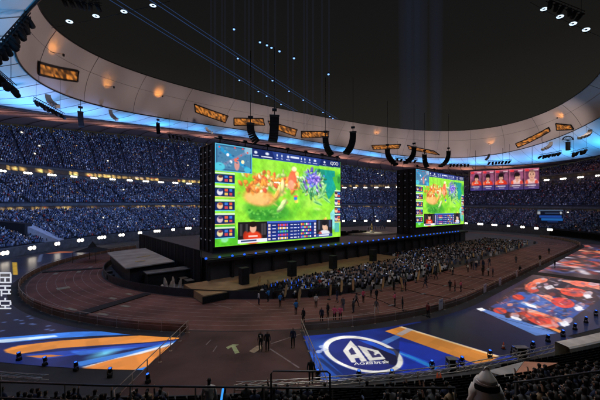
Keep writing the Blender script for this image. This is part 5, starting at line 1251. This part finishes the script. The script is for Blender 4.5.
# entrance block in the far left stand
en = empty('stand_entrance', at_d(30,243,85), 'pale sloping entrance wall with a dark box at the foot of the far left stand', 'entrance')
def slab(name, pts, thick, mt):
    m = MB(); m.add(pts+[v+thick for v in pts], [(3,2,1,0),(4,5,6,7),(0,1,5,4),(1,2,6,5),(2,3,7,6),(3,0,4,7)]); m.build(name, mt, en)
slab('wall', [at_d(25,225.5,84), at_d(58,240,88), at_d(58,245.5,88), at_d(25,245.5,84)], Vector((-1.5,4,0)), mat('entrance_grey', (.36,.35,.36), .8, 0, .2, 1))
slab('box', [at_d(-6,221,80), at_d(24.6,224,82.8), at_d(24.6,246,82.8), at_d(-6,247,80)], Vector((-1.5,4,0)), M_black)
slab('door', [at_d(29,236,83.9), at_d(35,236,84.6), at_d(35,244,84.6), at_d(29,244,83.9)], Vector((-.04,.12,0)), M_dark)
# ------------------------------------------------------------------ our own stand: rail, seats, spectators
def row_ring(i, f=.5): p0 = lerp(LOW_A, LOW_B, i/24); p1 = lerp(LOW_A, LOW_B, (i+1)/24); return (p0[0]*(1-f)+p1[0]*f, p0[1]*(1-f)+p1[1]*f)+p1[2:]
rows = []
for i in range(24):
    R_ = row_ring(i, .45); R_ = R_[:2]+lerp(LOW_A, LOW_B, i/24)[2:]
    ph = rad(205, 275, 3000); P = ring(R_, ph); L = np.concatenate([[0], np.cumsum(np.linalg.norm(np.diff(P,axis=0),axis=1))])
    q = np.interp(np.arange(0, L[-1], .56), L, ph); P = ring(R_, q); D = ring(R_, q+.002)-P; rows.append((P, np.arctan2(D[:,1],D[:,0])))
m = MB()
for i, (P, A) in enumerate(rows):
    for p, a in zip(P, A):
        if p[1] < 5 or p[1] > 40 or abs(p[0]) > p[1]*1.1+3 or (i < 3 and p[0] < 13): continue
        M = Matrix.Translation(p) @ Matrix.Rotation(a,4,'Z')
        m.box(None, (.46,.40,.05), M=M@Matrix.Translation((0,.02,.42))); m.box(None, (.46,.05,.42), M=M@Matrix.Translation((0,-.22,.66)) @ Matrix.Rotation(.15,4,'X'))
st_ = m.build('seat_rows', mat('seat_dark', (.0045,.0045,.005), .8, 0, .3, 2, 0, .05), stad); st_['kind'] = 'stuff'
keys2 = ['sit_black','lean_black','sit_navy','sit_grey','lean_navy','arms_black','sit_black','sit_tan','lean_grey']
nn = 0; cand = []
for i, (P, A) in enumerate(rows):
    for p, a in zip(P, A):
        if p[1] < 3.5: continue
        x, y = 300+F*p[0]/p[1], HZ-F*(p[2]+1.2-EYE)/p[1]
        if x > 505 and 336 < y < 404 and x < 622 and y > 384-(x-505)*.47: pr = .97
        elif 384 < y < 408 and -15 < x <= 505 and not (455 < x < 515): pr = .55 if x < 170 or 255 < x < 330 or 380 < x < 460 else .12
        else: continue
        cand.append((p, a, pr, x))
cand.sort(key=lambda q: float(q[0][1]))
for p, a, pr, x in cand:
    if random.random() < pr and nn < 150:
        k = random.choice(keys2); nn += 1
        side = 'right hand' if x > 505 else 'middle' if x > 180 else 'left hand'
        put_person(LOOKS[k], Vector(p), a+random.uniform(-.3,.3), 'spectator in %s seen from behind in the %s near rows' % ({'tan':'brown'}.get(k.split('_')[1], k.split('_')[1]), side), 'spectators in the near rows', random.uniform(.95,1.05))
def floor_z(x, y):
    b = min(((abs(p[0]-x)+abs(p[1]-y), p[2]) for P, A in rows for p in P), key=lambda q: q[0]); return b[1]
M_grail = mat('guard_rail', (.06,.06,.065), .45, .6)
gr = empty('guard_rail', (0,9,5), 'long dark guard rail across the foot of the picture in the near rows', 'railing')
pts = [Vector(p) for p in ((-11,9.3,6.62),(-6,9.1,6.56),(0,9,6.55),(4.2,9,6.55),(7.5,9.4,6.55),(11.5,10.3,6.5))]
pl = pts[:3]+[Vector((4.75,9,6.55))]; pr_ = [Vector((6.75,9.3,6.55)), Vector((7.5,9.4,6.55)), Vector((11.5,10.3,6.5))]
for q_ in (pl, pr_):
    m = MB(); m.tube(q_, .032, 8); m.build('rail', M_grail, gr); m = MB(); m.tube([p-Vector((0,0,.5)) for p in q_], .022, 6); m.build('rail', M_grail, gr)
for x in (-9.5,-7.4,-5.3,-3.2,-1.1,1.0,3.05,4.75,6.78,9.3):
    y = 9.0 if abs(x) < 5 else 9.0+abs(x)*.035; m = MB(); m.tube([(x,y,floor_z(x,y)-.1),(x,y,6.55)], .026, 6); m.build('post', M_grail, gr)
sr = empty('stair_rail', (0,8.6,5), 'dark inverted U shaped stair rail rising above the long guard rail', 'railing')
m = MB(); m.tube([at_d(271,415,8.6), at_d(271,374,8.6), at_d(273,371,8.6), at_d(327,371.5,8.6), at_d(330,374,8.6), at_d(330,415,8.6)], .028, 8); m.build('rail', M_grail, sr)
# white hooded spectator
def hooded(px_):
    d = 5.7
    x = (px_-300)/F*d; top = EYE-(365.5-HZ)/F*d; z = top-1.87; print('HOOD', d, z, floor_z(x, d))
    body = person_mesh('hooded_person', 'stand', WHT, BLK)
    o = put_person(body, (x,d,z), -.12, 'person seen from behind in a white hooded coat with a black band across the back'); s_ = (top-z)/1.87; o.scale = (1,1,1)
    M_coat = mat('coat_white', (.80,.79,.78), .85, 0, .08, 5, .15); m = MB(); n = 20
    secs = [(.55,.37,.25,0),(.85,.365,.245,0),(1.10,.35,.235,0),(1.28,.325,.22,0),(1.40,.295,.205,0),(1.50,.272,.19,0),(1.57,.250,.18,-.005),(1.605,.228,.185,-.02),(1.625,.222,.19,-.03),(1.66,.195,.18,-.03),(1.71,.150,.150,-.03),(1.765,.100,.110,-.03),(1.815,.058,.07,-.03),(1.85,.04,.05,-.025),(1.87,.012,.016,-.03)]
    vs = []; fs = []
    for j, (zz, rx, ry, yo) in enumerate(secs):
        for k in range(n):
            a = 2*PI*k/n; f = 1+.035*math.sin(5*a+j)*(1 if j < 6 else .5)
            y_ = ry*math.sin(a)*f+yo
            if j >= 8 and math.sin(a) > .3: y_ -= .06
            if 7 <= j <= 11: y_ += .012*math.cos(6*a)
            vs.append((rx*.80*math.cos(a)*f, y_, zz))
    for j in range(len(secs)-1):
        for k in range(n): fs.append((j*n+k, j*n+(k+1)%n, (j+1)*n+(k+1)%n, (j+1)*n+k))
    fs.append(tuple(range(len(vs)-n, len(vs)))); m.add(vs, fs, 0, True)
    for sx in (-1,1): m.tube([(.185*sx,.0,1.50),(.235*sx,-.02,1.36),(.265*sx,-.02,1.16),(.27*sx,.04,.95),(.25*sx,.07,.86)], [.07,.085,.085,.075,.065], 10)
    c = m.build('coat', M_coat, o, False)
    m = MB(); vs = []; 
    for zz, rx, ry in ((1.455,.238,.206),(1.50,.230,.200),(1.555,.218,.192)):
        for k in range(13): a = PI+PI*k/12*.84+.25; f = 1.05; vs.append((rx*math.cos(a)*f, ry*math.sin(a)*1.07, zz))
    m.add(vs, [(r_*13+k, r_*13+k+1, r_*13+14+k, r_*13+13+k) for r_ in range(2) for k in range(12)], 0, True); m.build('back_band', BLK, o, False)
    m = MB(); m.tube([(.182*math.cos(a), .185*math.sin(a)-.025, 1.60+.015*math.sin(a)) for a in np.linspace(PI*1.02, PI*1.98, 12)], .012, 6); m.build('hood_seam', M_coat, c, False)
hooded(485.5)
# a standing spectator in white by the rail, and a person with a blue light stick
o = put_person(person_mesh('white_jacket_person','stand',WHT,BLK), (-3.0, 9.7, 0), .2, 'spectator with long dark hair and white jacket standing beyond the guard rail'); o.location.z = EYE-(378-HZ)/F*9.7-1.73*.92; o.scale = (.92,)*3
m = MB(); m.tube([at_d(221,402,8.4), at_d(223,389,8.4)], .03, 8); tag(m.build('light_stick', emat('stick_blue', (.05,.35,1.0), 1.1, False)), 'bright blue light stick held up behind the guard rail', 'light stick')
o = put_person(LOOKS['stand_black'], fl(311,384,.4), PI, 'guard in black standing at the foot of the stand left of the AG floor')
o = put_person(LOOKS['sit_black'], at_d(224,415,8.3)-Vector((.1,.1,.9)), .1, 'spectator in black holding the bright blue light stick')
# two tone canopy slab over the stand entrance
cp = empty('entrance_canopy', fl(520,370,3.2), 'slanted grey and orange slab over the entrance right of the hooded figure', 'canopy')
def plate(name, pts, mt):
    top = [Vector(v) for v in pts]; bot = [v-Vector((0,0,.18)) for v in top]; n = len(pts); m = MB(); m.add(bot+top, [tuple(range(n)), tuple(range(n,2*n))[::-1]]+[(i+n, (i+1)%n+n, (i+1)%n, i) for i in range(n)]); m.build(name, mt, cp)
plate('slab', [fl(487,371,3.4), fl(524,361.5,3.4), fl(511,378.5,3.4)], mat('canopy_grey', (.42,.40,.37), .8, 0, .2, 1.5))
plate('slab', [fl(524.4,361.5,3.4), fl(558,363,3.4), fl(511.6,378.5,3.4)], mat('canopy_orange', (.60,.27,.16), .8, 0, .2, 1.5))
for x, y in ((490,371),(524,362.5),(553,363.5),(511,377)): m = MB(); q = fl(x,y,3.25); m.tube([q, Vector((q.x,q.y,max(.2,floor_z(q.x,q.y)-.3)))], .06, 6); m.build('leg', M_dark, cp)
